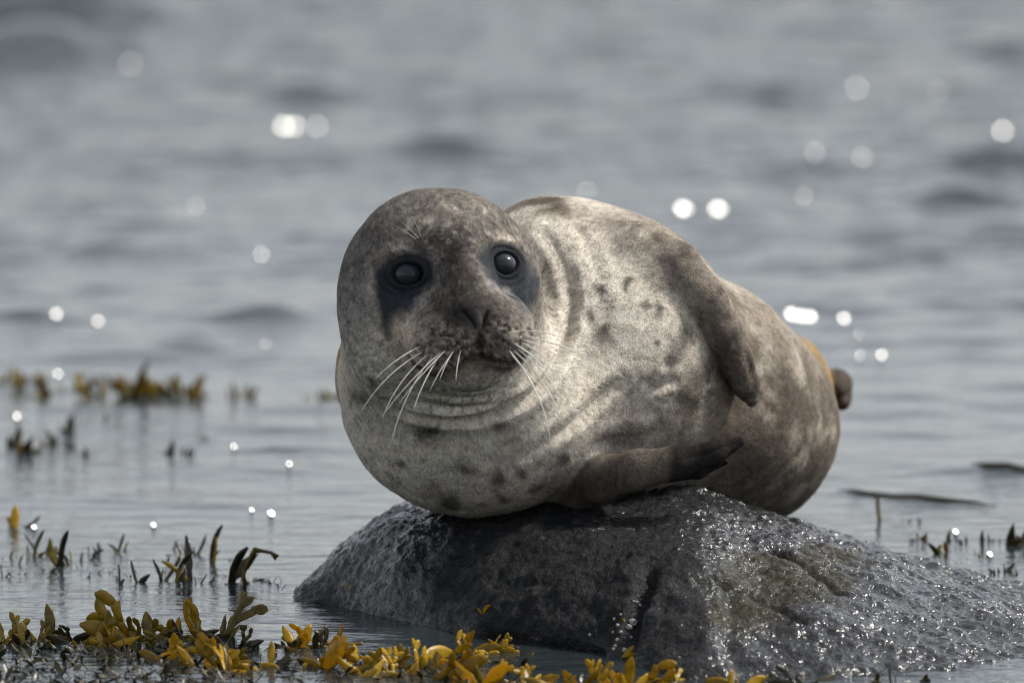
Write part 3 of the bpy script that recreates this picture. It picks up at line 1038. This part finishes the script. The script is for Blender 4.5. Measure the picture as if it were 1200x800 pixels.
# ================================================================== BARNACLES in the crevice
def m_plain(name, rgb, rough, spec=0.5):
    m = NT(name)
    g = m.n('ShaderNodeNewGeometry')
    nz = m.noise(g.outputs['Position'], 240, 3)
    lo = tuple(c * 0.6 for c in rgb)
    m.l(m.ramp(nz, [(0.3, lo), (0.7, rgb)]), m.b.inputs['Base Color'])
    m.b.inputs['Roughness'].default_value = rough
    m.b.inputs['Specular IOR Level'].default_value = spec
    m.l(m.bump(nz, 0.4, 0.002), m.b.inputs['Normal'])
    return m.m
RKX, RKY = Q(ROCK_V)
def rock_at(px_, py_):
    dd = np.hypot(RKX - px_, RKY - py_)
    k = np.where((dd < 5) & (ROCK_V[:, 1] < 0.1))[0]
    if not len(k): return None
    return ROCK_V[k[np.argmin(ROCK_V[k, 1])]]
bv, bf = [], []
nseg = 9
for ri, (r_, z_) in enumerate(((1.0, -0.3), (0.86, 0.25), (0.55, 0.72), (0.34, 0.70), (0.28, 0.35))):
    for k in range(nseg):
        a = 2 * math.pi * k / nseg
        rr = r_ * (1 + 0.14 * math.cos(3 * a + ri))
        bv.append((rr * math.cos(a), rr * math.sin(a), z_))
for ri in range(4):
    for k in range(nseg):
        j = (k + 1) % nseg
        bf.append((ri * nseg + k, ri * nseg + j, (ri + 1) * nseg + j, (ri + 1) * nseg + k))
bf.append(tuple(4 * nseg + k for k in range(nseg)))
barn_me = mesh_from('barnacle', bv, bf)
M_BARN = m_plain('barnacle_shell', (0.36, 0.35, 0.33), 0.6)
for x, y, r_ in ((745, 727, 5), (738, 731, 4), (722, 729, 2.2), (716, 722, 2), (727, 736, 2.2), (722, 745, 2.4), (732, 758, 3.6), (737, 760, 3), (748, 703, 2), (754, 706, 2), (745, 702, 1.8),
                 (715, 739, 1.8), (724, 753, 2), (741, 742, 2), (688, 741, 1.8), (718, 757, 2), (731, 722, 1.8), (728, 715, 1.6)):
    q = rock_at(x, y)
    if q is None: continue
    o = link('barnacle', barn_me, M_BARN, rock, q)
    o.scale = (r_ * S * 1.0,) * 3
    o.rotation_euler = (math.radians(70 + rng.uniform(-20, 20)), rng.uniform(-.4, .4), rng.uniform(-.5, .5))

# ================================================================== SEAWEED
def m_weed(name, rgb, rgb2, trans):
    m = NT(name)
    g = m.n('ShaderNodeNewGeometry'); oi = m.n('ShaderNodeObjectInfo')
    nz = m.noise(g.outputs['Position'], 75, 4)
    ad = m.n('ShaderNodeMath', operation='ADD'); m.l(nz, ad.inputs[0])
    mu_ = m.n('ShaderNodeMath', operation='MULTIPLY_ADD'); m.l(oi.outputs['Random'], mu_.inputs[0]); mu_.inputs[1].default_value = 0.5; mu_.inputs[2].default_value = -0.25
    m.l(mu_.outputs[0], ad.inputs[1])
    c = m.ramp(ad.outputs[0], [(0.25, rgb2), (0.7, rgb)])
    m.l(c, m.b.inputs['Base Color'])
    m.b.inputs['Roughness'].default_value = 0.28
    m.l(m.bump(m.noise(g.outputs['Position'], 260, 3), 0.35, 0.002), m.b.inputs['Normal'])
    tr = m.n('ShaderNodeBsdfTranslucent'); m.l(c, tr.inputs['Color'])
    mx = m.n('ShaderNodeMixShader'); mx.inputs[0].default_value = trans
    m.l(m.b.outputs[0], mx.inputs[1]); m.l(tr.outputs[0], mx.inputs[2]); m.l(mx.outputs[0], m.out.inputs['Surface'])
    return m.m
WEED = {'gold': m_weed('golden_weed', (0.62, 0.40, 0.018), (0.30, 0.19, 0.010), 0.58),
        'olive': m_weed('olive_weed', (0.34, 0.225, 0.014), (0.10, 0.075, 0.008), 0.5),
        'dark': m_weed('dark_weed', (0.055, 0.043, 0.010), (0.018, 0.015, 0.006), 0.25)}

def strip(pts, wid, thick, cup, seed):
    """one flat blade along pts (local x,z plane with a little y), rounded tip, raised midrib, real thickness"""
    V_, F_ = [], []
    n = len(pts)
    r = random.Random(seed)
    for i, (p, w) in enumerate(zip(pts, wid)):
        p = np.array(p, float)
        t = np.array(pts[min(i + 1, n - 1)], float) - np.array(pts[max(i - 1, 0)], float); t /= np.linalg.norm(t)
        s_ = np.array([t[2], 0, -t[0]]); s_ /= np.linalg.norm(s_)
        nn = np.cross(t, s_)
        ru = (r.uniform(-.10, .10), r.uniform(-.10, .10))
        prof = ((-1, cup * w + ru[0] * w), (-.5, cup * .3 * w), (0, -thick * .8), (.5, cup * .3 * w), (1, cup * w + ru[1] * w))
        for side in (1, -1):
            for a, h in prof:
                k = 0.35 if abs(a) == 1 else 1.0
                V_.append(p + s_ * a * w + nn * (h + side * thick * .5 * k))
    for i in range(n - 1):
        b0, b1 = i * 10, (i + 1) * 10
        for k in range(4):
            F_.append((b0 + k, b0 + k + 1, b1 + k + 1, b1 + k))
            F_.append((b0 + 5 + k + 1, b0 + 5 + k, b1 + 5 + k, b1 + 5 + k + 1))
        F_.append((b0, b1, b1 + 5, b0 + 5)); F_.append((b0 + 4, b0 + 9, b1 + 9, b1 + 4))
    F_.append((0, 5, 6, 7, 8, 9, 4, 3, 2, 1))
    e = (n - 1) * 10
    F_.append((e, e + 1, e + 2, e + 3, e + 4, e + 9, e + 8, e + 7, e + 6, e + 5))
    return V_, F_

def merge(parts):
    V_, F_ = [], []
    for v_, f_ in parts:
        b = len(V_); V_ += list(v_); F_ += [tuple(k + b for k in q) for q in f_]
    return V_, F_

def make_blades():
    out = {'paddle': [], 'fork': [], 'strap': [], 'leaf': []}
    for sd in range(5):
        r = random.Random(sd * 7 + 1)
        bend = r.uniform(-.25, .25); by = r.uniform(-.22, .22)
        def spine(n, x0=0, z0=0, L=1.0, ang=0.0, b=bend):
            q = []
            for i in range(n):
                t = i / (n - 1)
                a = ang + b * t
                q.append((x0 + L * t * math.sin(a), by * (z0 + L * t) ** 2, z0 + L * t * math.cos(a)))
            return q
        w_ = lambda prof, k: [max(0.008, p * k * r.uniform(.92, 1.08)) for p in prof]
        out['paddle'].append(strip(spine(9), w_((.35, .55, .8, .95, 1, .98, .85, .58, .14), .19), .012, r.uniform(.02, .14), sd))
        out['leaf'].append(strip(spine(9), w_((.4, .7, .95, 1, .95, .8, .6, .36, .06), .16), .012, r.uniform(.02, .15), sd))
        out['strap'].append(strip(spine(8, b=bend * 1.6), w_((.9, 1, .85, 1, .9, 1, .8, .3), .075), .03, .15, sd))
        parts = [strip(spine(5, L=.42, b=0), w_((.5, .7, .8, .9, 1), .085), .012, .06, sd)]
        tips = (.75, .9, 1, 1.1, 1.15, 1.05, .75, .16)
        for sg in (1, -1):
            a1 = sg * r.uniform(.28, .55)
            x1, z1 = .02 * sg, .38
            L1 = r.uniform(.26, .40)
            parts.append(strip(spine(5, x1, z1, L1, a1, sg * .1), w_((.8, .9, .95, 1, 1.05), .085), .012, .06, sd + 3))
            x2, z2 = x1 + L1 * .92 * math.sin(a1), z1 + L1 * .92 * math.cos(a1)
            for sg2 in (1, -1):
                if r.random() < .2: continue
                parts.append(strip(spine(8, x2, z2, r.uniform(.26, .42), a1 + sg2 * r.uniform(.25, .55), sg2 * .25), w_(tips, r.uniform(.075, .10)), .012, .10, sd + 11 + sg2))
        out['fork'].append(merge(parts))
    return {k: [mesh_from('blade', *q) for q in v_] for k, v_ in out.items()}
RAW = make_blades()
BL = {}
for kname, lst in RAW.items():
    for mat in WEED:
        BL[(kname, mat)] = []
        for me_ in lst:
            c = me_.copy(); c.materials.append(WEED[mat]); BL[(kname, mat)].append(c)

def clump(base, blades, label, group, name='seaweed_clump'):
    """blades: (dx px, dy px up, angle deg from up (+right), length px, kind, tone)"""
    root = empty(name, base)
    tag(root, label, 'seaweed', group)
    sc = _k * np.linalg.norm(base - CAM)
    for dx, dz, ang, L, kd, tone in blades:
        me_ = random.choice(BL[(kd, tone)])
        o = link('blade', me_, None, root)
        o.location = (dx * sc, random.uniform(-.02, .02), dz * sc - 0.007)
        fat = random.uniform(.75, 1.1) if kd != 'strap' else random.uniform(.8, 1.1)
        L *= 1.25
        o.scale = (L * sc * fat, L * sc, L * sc)
        o.rotation_mode = 'XYZ'
        o.rotation_euler = (random.uniform(-.75, .45), math.radians(ang), random.uniform(-.9, .9))
    return root

GF = 'golden seaweed clumps floating in front of the rock'
# front raft, left of the rock: (px, py, label, blades)
front_list = [
 (8, 752, 'olive seaweed clump of short rounded blades, first in the raft before open water', [(-4, 0, -35, 30, 'paddle', 'olive'), (4, 0, 20, 26, 'paddle', 'olive'), (10, -2, 70, 28, 'leaf', 'olive'), (-8, -4, -70, 26, 'paddle', 'gold')]),
 (36, 754, 'olive seaweed clump with fat leaning blades in the floating raft', [(-6, 0, -30, 30, 'paddle', 'olive'), (6, 2, 25, 24, 'paddle', 'olive'), (0, -3, 80, 30, 'leaf', 'olive'), (-10, -3, -75, 22, 'leaf', 'dark'), (8, 2, -8, 22, 'strap', 'dark')]),
 (60, 750, 'olive seaweed clump with one tall oval blade standing upright', [(0, 4, -4, 34, 'paddle', 'olive'), (-6, -2, -60, 28, 'paddle', 'olive'), (8, -2, 55, 36, 'leaf', 'olive'), (12, 0, 28, 20, 'strap', 'dark'), (-2, -6, 85, 34, 'paddle', 'olive')]),
 (92, 752, 'low olive seaweed clump trailing flat blades along the raft', [(-6, 0, -60, 28, 'leaf', 'olive'), (0, 2, 65, 40, 'leaf', 'olive'), (8, 0, 80, 32, 'paddle', 'olive'), (-4, 3, -25, 22, 'paddle', 'dark'), (2, -4, -88, 30, 'paddle', 'gold')]),
 (122, 757, 'small golden seaweed clump of two stubby lobes below the long pair', [(-4, 2, -30, 26, 'paddle', 'olive'), (6, 0, 25, 26, 'paddle', 'gold'), (10, -3, 70, 24, 'paddle', 'olive'), (0, -6, -80, 22, 'leaf', 'gold')]),
 (152, 750, 'olive gold seaweed clump with two long blades lifted side by side', [(-2, 6, -58, 48, 'leaf', 'olive'), (2, 8, -36, 44, 'leaf', 'olive'), (6, 2, 10, 26, 'paddle', 'olive'), (10, 0, 55, 28, 'paddle', 'olive'), (-4, -2, -80, 30, 'leaf', 'dark')]),
 (178, 750, 'olive gold seaweed clump with a broad pointed blade and round lobes', [(0, 2, 3, 34, 'leaf', 'olive'), (-10, 0, -22, 28, 'paddle', 'olive'), (10, 0, 32, 24, 'paddle', 'olive'), (4, -3, 80, 28, 'leaf', 'dark'), (-6, -4, -75, 26, 'paddle', 'olive')]),
 (206, 752, 'golden seaweed clump of curled lobes with a dark underside', [(0, 0, 18, 28, 'paddle', 'gold'), (-8, 0, -50, 24, 'paddle', 'olive'), (8, -3, 75, 30, 'leaf', 'olive'), (-4, 3, -8, 18, 'leaf', 'dark')]),
 (234, 748, 'golden seaweed clump with two tall blades spread like rabbit ears', [(0, 0, -24, 44, 'leaf', 'gold'), (4, 0, 8, 38, 'paddle', 'olive'), (-12, 0, -48, 30, 'strap', 'dark'), (-8, -2, -75, 32, 'leaf', 'olive'), (8, -2, 60, 26, 'paddle', 'olive')]),
 (258, 748, 'olive seaweed clump with one curved horn-like blade', [(0, 0, -8, 26, 'paddle', 'olive'), (4, 8, 20, 40, 'leaf', 'olive'), (8, 14, 45, 22, 'paddle', 'olive'), (-8, -2, -60, 22, 'paddle', 'dark')]),
 (279, 758, 'small dark seaweed clump at the end of the raft facing the rock', [(-4, 2, -18, 18, 'paddle', 'dark'), (4, 2, 20, 20, 'paddle', 'dark'), (0, -2, 75, 18, 'leaf', 'dark')]),
 (194, 772, 'broad golden seaweed clump with spread lobes low in the water', [(-6, 0, -45, 24, 'paddle', 'gold'), (2, 2, 8, 22, 'paddle', 'gold'), (8, 0, 50, 24, 'paddle', 'gold'), (-2, -4, 85, 26, 'leaf', 'olive')]),
 (236, 777, 'golden seaweed clump with a wide bright blade beside a dark stalk', [(-6, 4, -32, 28, 'paddle', 'gold'), (4, 2, 28, 30, 'paddle', 'gold'), (-2, -2, -80, 24, 'leaf', 'olive'), (8, -4, 80, 22, 'paddle', 'gold')]),
 (258, 786, 'golden seaweed clump with forked blades behind a thin dark stalk', [(-4, 6, -30, 36, 'fork', 'gold'), (6, 8, 22, 34, 'paddle', 'gold'), (0, 0, -75, 30, 'paddle', 'gold'), (4, -2, 3, 34, 'strap', 'dark'), (10, -2, 70, 26, 'paddle', 'olive')]),
 (318, 782, 'single upright golden oval seaweed blade on a dark stem', [(0, 4, 4, 26, 'paddle', 'gold'), (0, -2, 70, 16, 'leaf', 'dark'), (-2, -2, -60, 16, 'strap', 'dark')]),
 (350, 758, 'golden seaweed clump with a heart-shaped pair of lobes near the rock', [(-2, 4, -16, 28, 'paddle', 'gold'), (3, 4, 24, 28, 'leaf', 'gold'), (0, -2, 72, 26, 'leaf', 'dark'), (-5, -2, -65, 22, 'paddle', 'olive')]),
 (370, 760, 'dark brown seaweed clump of folded blades between golden ones', [(0, 2, -12, 22, 'paddle', 'dark'), (4, 0, 15, 20, 'leaf', 'dark'), (-4, -2, -70, 22, 'leaf', 'dark')]),
 (392, 757, 'golden seaweed clump with one square-topped upright blade', [(0, 4, 4, 26, 'paddle', 'gold'), (-4, 0, -42, 20, 'leaf', 'olive'), (5, -2, 70, 24, 'leaf', 'olive')]),
 (384, 778, 'golden seaweed clump with a long blade slanting up towards the rock', [(-8, 2, 56, 52, 'leaf', 'gold'), (-10, 2, 40, 36, 'paddle', 'gold'), (0, -2, -60, 28, 'paddle', 'olive'), (10, -4, 70, 30, 'leaf', 'gold'), (-6, -4, -80, 30, 'leaf', 'dark')]),
 (430, 790, 'golden seaweed clump of low blades with a bare thin stalk', [(-6, 0, -58, 30, 'paddle', 'gold'), (2, 2, -24, 30, 'strap', 'olive'), (6, 0, 45, 28, 'leaf', 'gold'), (-2, -4, 80, 30, 'paddle', 'gold')]),
 (460, 784, 'golden seaweed clump with ragged upright lobes', [(-8, 4, -50, 28, 'paddle', 'gold'), (2, 2, 5, 26, 'leaf', 'gold'), (8, 4, 18, 24, 'paddle', 'olive'), (-2, -4, 75, 26, 'leaf', 'gold'), (-10, -4, -80, 26, 'paddle', 'olive')]),
 (500, 782, 'large golden seaweed clump with a glossy blade arched to one side', [(-10, 2, 62, 50, 'paddle', 'gold'), (-14, 0, 35, 30, 'leaf', 'gold'), (4, -2, -50, 24, 'paddle', 'olive'), (6, -6, 85, 30, 'paddle', 'dark')]),
 (522, 796, 'largest bright yellow seaweed clump with broad overlapping blades', [(-14, 4, 65, 56, 'paddle', 'gold'), (-6, 4, 30, 36, 'paddle', 'gold'), (8, 2, 55, 40, 'paddle', 'gold'), (-12, 0, -40, 30, 'leaf', 'olive'), (0, -4, -80, 34, 'paddle', 'dark')]),
 (542, 765, 'golden seaweed paddle standing upright in front of the dark rock foot', [(0, 4, 14, 26, 'paddle', 'gold'), (4, 0, 6, 22, 'paddle', 'gold')]),
 (572, 760, 'small golden seaweed sprig lying flat on dark water at the rock foot', [(-4, 0, 5, 12, 'paddle', 'gold'), (0, 0, 68, 22, 'leaf', 'gold'), (-2, 0, 80, 16, 'paddle', 'olive')]),
 (574, 800, 'golden seaweed clump with a fat blade leaning over', [(-10, 0, 40, 40, 'paddle', 'gold'), (2, 0, 15, 26, 'leaf', 'gold'), (-4, 4, -40, 22, 'paddle', 'olive')]),
 (616, 800, 'golden seaweed clump with two crossed slender blades', [(-4, 0, 25, 26, 'leaf', 'gold'), (6, 0, -15, 20, 'paddle', 'gold'), (2, -2, 75, 24, 'leaf', 'olive')]),
 (650, 806, 'golden seaweed blade pair slanting away from open dark water', [(0, 0, -55, 32, 'leaf', 'gold'), (6, 0, 35, 22, 'paddle', 'gold')]),
 (690, 802, 'pale golden seaweed clump of slim upright blades', [(-6, 4, 40, 22, 'leaf', 'olive'), (0, 2, 5, 24, 'leaf', 'gold'), (8, 0, 30, 24, 'leaf', 'gold'), (12, 0, -20, 26, 'leaf', 'gold')]),
 (742, 804, 'bright yellow seaweed clump with a tall pointed blade below the crevice', [(-4, 2, -8, 34, 'leaf', 'gold'), (4, -2, 55, 36, 'paddle', 'gold'), (12, -4, 78, 30, 'paddle', 'gold'), (-8, -2, -50, 22, 'leaf', 'gold')]),
 (790, 800, 'bright yellow seaweed sprig of two upturned blades', [(-2, 2, -18, 20, 'leaf', 'gold'), (4, 0, 12, 22, 'leaf', 'gold')]),
 (860, 802, 'bright yellow seaweed sprig with one blade up and one flat', [(-2, 4, -12, 18, 'leaf', 'gold'), (4, 2, 62, 22, 'paddle', 'gold')]),
 (938, 800, 'dark olive seaweed tuft beneath the sunlit end of the rock', [(0, 2, -10, 14, 'paddle', 'dark'), (4, 2, 30, 14, 'leaf', 'dark')]),
 (1047, 800, 'thin brown seaweed stalk leaning beside the long slope of the rock', [(0, 2, -22, 18, 'strap', 'dark'), (2, 2, 12, 10, 'strap', 'dark')]),
]
for x, y, lab, bl in front_list:
    tones = [q[5] for q in bl]
    bl = [(a_, b_, c_, L_ * (1.2 if (i_ % 2 and kd_ != 'strap') else 1), ('fork' if (i_ % 2 and kd_ != 'strap') else ('paddle' if (kd_ == 'leaf' and i_ == 0) else kd_)), t_) for i_, (a_, b_, c_, L_, kd_, t_) in enumerate(bl)]
    for _ in range(6 if x < 600 else 4):
        bl.append((random.uniform(-16, 16), random.uniform(-8, 2), random.choice((-1, 1)) * random.uniform(45, 95), random.uniform(22, 36), random.choice(('fork', 'leaf', 'paddle')), random.choice(tones)))
    clump(W(x, min(y, 830)), bl, lab, None)
# sprigs stuck on the rock
for x, y, lab, bl in ((567, 708, 'tiny golden seaweed sprig stuck on the dark rock face', [(0, 0, 10, 12, 'paddle', 'gold'), (-2, 0, -30, 8, 'leaf', 'gold')]),
                      (737, 716, 'orange seaweed crumb at the top of the barnacled crevice', [(-3, 0, -50, 9, 'leaf', 'gold'), (2, 0, 40, 10, 'leaf', 'gold'), (0, 0, 85, 10, 'paddle', 'gold')]),
                      (732, 757, 'golden seaweed blade wedged in the barnacled crevice', [(-3, 0, 30, 17, 'paddle', 'gold'), (0, 0, 62, 14, 'leaf', 'gold')]),
                      (402, 680, 'speck of green seaweed on the shore side of the rock', [(0, 0, 0, 7, 'paddle', 'olive'), (2, 0, 60, 7, 'leaf', 'olive')])):
    q = rock_at(x, y)
    if q is not None: clump(np.array(q) + np.array([0, -0.004, 0]), bl, lab, None, 'seaweed_sprig')
# upright stalks beyond the raft
def stalk(x, y, h, lean, tone='dark', label='dark seaweed stalk poking from the calm water beyond the raft', group='seaweed stalks beyond the raft', kinds=('strap', 'strap', 'leaf'), n=3, spread=9, name='seaweed_stalk'):
    bl = [(0, 0, lean, h, kinds[0], tone)]
    for i in range(n - 1):
        bl.append((random.uniform(-spread, spread) * .5, random.uniform(0, h * .25), lean + random.uniform(-55, 55), h * random.uniform(.35, .7), random.choice(kinds), random.choice((tone, tone, 'olive'))))
    if name == 'seaweed_stalk':
        size = 'tall' if h > 32 else ('short' if h < 20 else 'knee-length')
        way = 'leaning towards the rock' if lean > 5 else ('leaning away from the rock' if lean < -5 else 'standing upright')
        label = f'{size} dark seaweed stalk {way} in the calm water beyond the raft'.replace('knee-length', 'middling')
    else:
        size = 'largest' if h > 40 else ('large' if h >= 26 else ('middling' if h >= 18 else 'tiny'))
        label = size + ' ' + label
    clump(W(x, y), bl, label, group, name)
clump(W(18, 618), [(0, 2, 0, 26, 'paddle', 'gold'), (-3, 0, -70, 14, 'strap', 'dark'), (5, 2, 70, 24, 'strap', 'dark'), (2, 0, -20, 20, 'paddle', 'olive')], 'round amber seaweed bladder standing alone beyond the raft', None)
for x, y, h, ln_ in ((40, 650, 30, 2), (32, 655, 18, -8), (53, 650, 18, 4), (72, 662, 40, -6), (78, 664, 24, 10), (84, 655, 26, -35), (97, 655, 18, 60), (104, 652, 20, 35), (118, 645, 16, -12), (138, 645, 22, 20), (142, 646, 18, -30),
                     (22, 664, 14, 0), (8, 652, 14, 40), (140, 682, 22, 0), (163, 682, 26, -6), (189, 682, 34, 5), (197, 645, 14, 50), (208, 682, 36, -8), (220, 682, 44, 3), (214, 650, 20, -20), (231, 684, 18, 4), (228, 650, 24, 35), (248, 658, 38, -6), (246, 682, 14, 0),
                     (272, 682, 48, -4), (56, 672, 12, 30), (104, 676, 10, -20), (2, 676, 10, 10)):
    stalk(x, y, h * 1.05, ln_)
hk = clump(W(288, 684), [(-2, 0, -60, 14, 'leaf', 'dark'), (6, 2, 60, 18, 'leaf', 'dark'), (-6, 0, -80, 16, 'leaf', 'olive')], 'hooked brown seaweed stalk bent over next to the rock', None, 'seaweed_stalk')
hs = _k * np.linalg.norm(W(288, 684) - CAM)
hv, hf = strip([np.array([a_, c_, b_]) * hs for a_, b_, c_ in ((0, -4, 0), (-3, 10, 1), (1, 22, 2), (8, 34, 2), (11, 40, 2), (20, 39, 1), (30, 37, 0), (37, 31, -1))], [w_ * hs for w_ in (3, 2.5, 2.5, 3.5, 4, 2, 2, 4)], 0.003, .1, 3)
link('stem', mesh_from('stem', hv, hf), WEED['olive'], hk)
# farther tufts, beyond the seal
for x, y, s_, n_ in ((18, 450, 22, 4), (42, 448, 18, 4), (50, 464, 22, 4), (103, 462, 30, 5), (140, 464, 24, 5), (160, 464, 44, 8), (172, 462, 26, 5), (214, 462, 30, 4), (226, 466, 28, 5), (277, 466, 22, 4), (378, 468, 16, 4), (388, 466, 16, 4)):
    stalk(x, y, s_, random.uniform(-20, 20), 'olive', 'blurred brown seaweed tuft far out beyond the seal\'s far side', 'far brown seaweed tufts', ('leaf', 'strap', 'paddle'), n_ + 6, 44, 'seaweed_tuft')
for x, y, s_, n_ in ((16, 522, 26, 5), (28, 530, 24, 4), (60, 522, 20, 3), (78, 505, 24, 3), (82, 526, 18, 4), (98, 532, 14, 3), (202, 530, 18, 4), (220, 532, 14, 3), (243, 515, 12, 2), (128, 492, 14, 2)):
    stalk(x, y, s_, random.uniform(-20, 20), 'dark', 'dark green seaweed tuft between the far tufts and the stalks', 'middle distance seaweed tufts', ('leaf', 'strap', 'paddle'), n_ + 3, 18, 'seaweed_tuft')
clump(W(1032, 612), [(0, 0, 0, 30, 'strap', 'olive'), (0, 0, 4, 12, 'leaf', 'olive')], 'lone upright seaweed stalk in the water behind the rock slope', None, 'seaweed_stalk')
for x, y, s_, n_ in ((1060, 611, 10, 3), (1078, 612, 10, 3), (1074, 634, 16, 5), (1082, 640, 12, 3), (1102, 646, 20, 4), (1110, 634, 16, 3), (1132, 636, 14, 4), (1152, 632, 16, 4), (1162, 634, 12, 3), (1180, 636, 28, 7), (1196, 634, 18, 5), (1152, 650, 12, 4),
                     (1166, 670, 14, 4), (1178, 668, 16, 4), (1196, 670, 10, 4), (1200, 648, 14, 4)):
    stalk(x, y, s_, random.uniform(-50, 50), 'dark', 'dark seaweed tuft in the water behind the long rock slope', 'seaweed tufts behind the rock slope', ('leaf', 'strap', 'paddle'), n_ + 2, 16, 'seaweed_tuft')
# bits of wet weed just breaking the surface between the clumps: too many to count
FV, FF, fr = [], [], random.Random(5)
src = [(np.array([v_.co[:] for v_ in me_.vertices]), [tuple(p_.vertices) for p_ in me_.polygons]) for me_ in RAW['leaf'] + RAW['paddle'] + RAW['strap'][:2]]
def scatter(n, x0, x1, y0, y1, smin_, smax_):
    for _ in range(n):
        b = W(fr.uniform(x0, x1), fr.uniform(y0, y1))
        v_, f_ = fr.choice(src)
        L = fr.uniform(smin_, smax_) * S
        a, t_, r_ = fr.uniform(0, 6.28), fr.uniform(.7, 1.65), fr.uniform(-.6, .6)
        ca, sa, ct, st = math.cos(a), math.sin(a), math.cos(t_), math.sin(t_)
        R1 = np.array([[math.cos(r_), -math.sin(r_), 0], [math.sin(r_), math.cos(r_), 0], [0, 0, 1]])
        R2 = np.array([[1, 0, 0], [0, ct, -st], [0, st, ct]])
        R3 = np.array([[ca, -sa, 0], [sa, ca, 0], [0, 0, 1]])
        q = (v_ * L) @ (R3 @ R2 @ R1).T + b
        k = sum(len(z) for z in FV)
        FV.append(q); FF.extend(tuple(i + k for i in g_) for g_ in f_)
scatter(620, -20, 300, 756, 815, 8, 20)
scatter(60, 280, 350, 755, 800, 6, 14)
scatter(230, 330, 620, 772, 815, 7, 18)
scatter(60, 600, 820, 790, 815, 6, 14)
scatter(70, 0, 270, 655, 682, 4, 9)
scatter(40, 280, 340, 676, 692, 4, 9)
frag = link('seaweed_fragments', mesh_from('seaweed_fragments', np.concatenate(FV), FF), WEED['dark'])
tag(frag, 'scattered dark wet seaweed bits breaking the water surface', 'seaweed', kind='stuff')

# dark strands of weed lying on the water behind the rock
for pts, lab in (([(978, 575), (1000, 577), (1020, 579), (1045, 583), (1075, 584), (1105, 587), (1140, 588), (1170, 592)], 'long dark seaweed strand lying on the water past the lone upright stalk'),
                 ([(1136, 547), (1155, 549), (1180, 549), (1205, 551), (1230, 550)], 'short dark seaweed strand lying on the water far behind the rock slope')):
    b = W(*pts[0])
    root = empty('seaweed_strand', b)
    tag(root, lab, 'seaweed')
    pw = [W(*q) for q in pts]
    vv = []; ff = []
    for i, q in enumerate(pw):
        wq_ = (0.001 + 0.020 * math.sin(math.pi * i / (len(pw) - 1))) * (1 + 0.3 * math.sin(i * 2.3))
        zt = float(water_z(np.array([[q[0]]]), np.array([[q[1]]]))[0, 0])
        for dy, dz in ((-1, -0.004), (-.5, 0.0045 * math.sin(math.pi * i / (len(pw) - 1))), (.5, 0.005 * math.sin(math.pi * i / (len(pw) - 1))), (1, -0.004)):
            vv.append((q[0] - b[0], q[1] - b[1] + dy * wq_, zt + dz))
    for i in range(len(pw) - 1):
        for k in range(3):
            ff.append((i * 4 + k, (i + 1) * 4 + k, (i + 1) * 4 + k + 1, i * 4 + k + 1))
        ff.append((i * 4 + 3, (i + 1) * 4 + 3, (i + 1) * 4, i * 4))
    link('frond', mesh_from('frond', vv, ff), WEED['dark'], root)
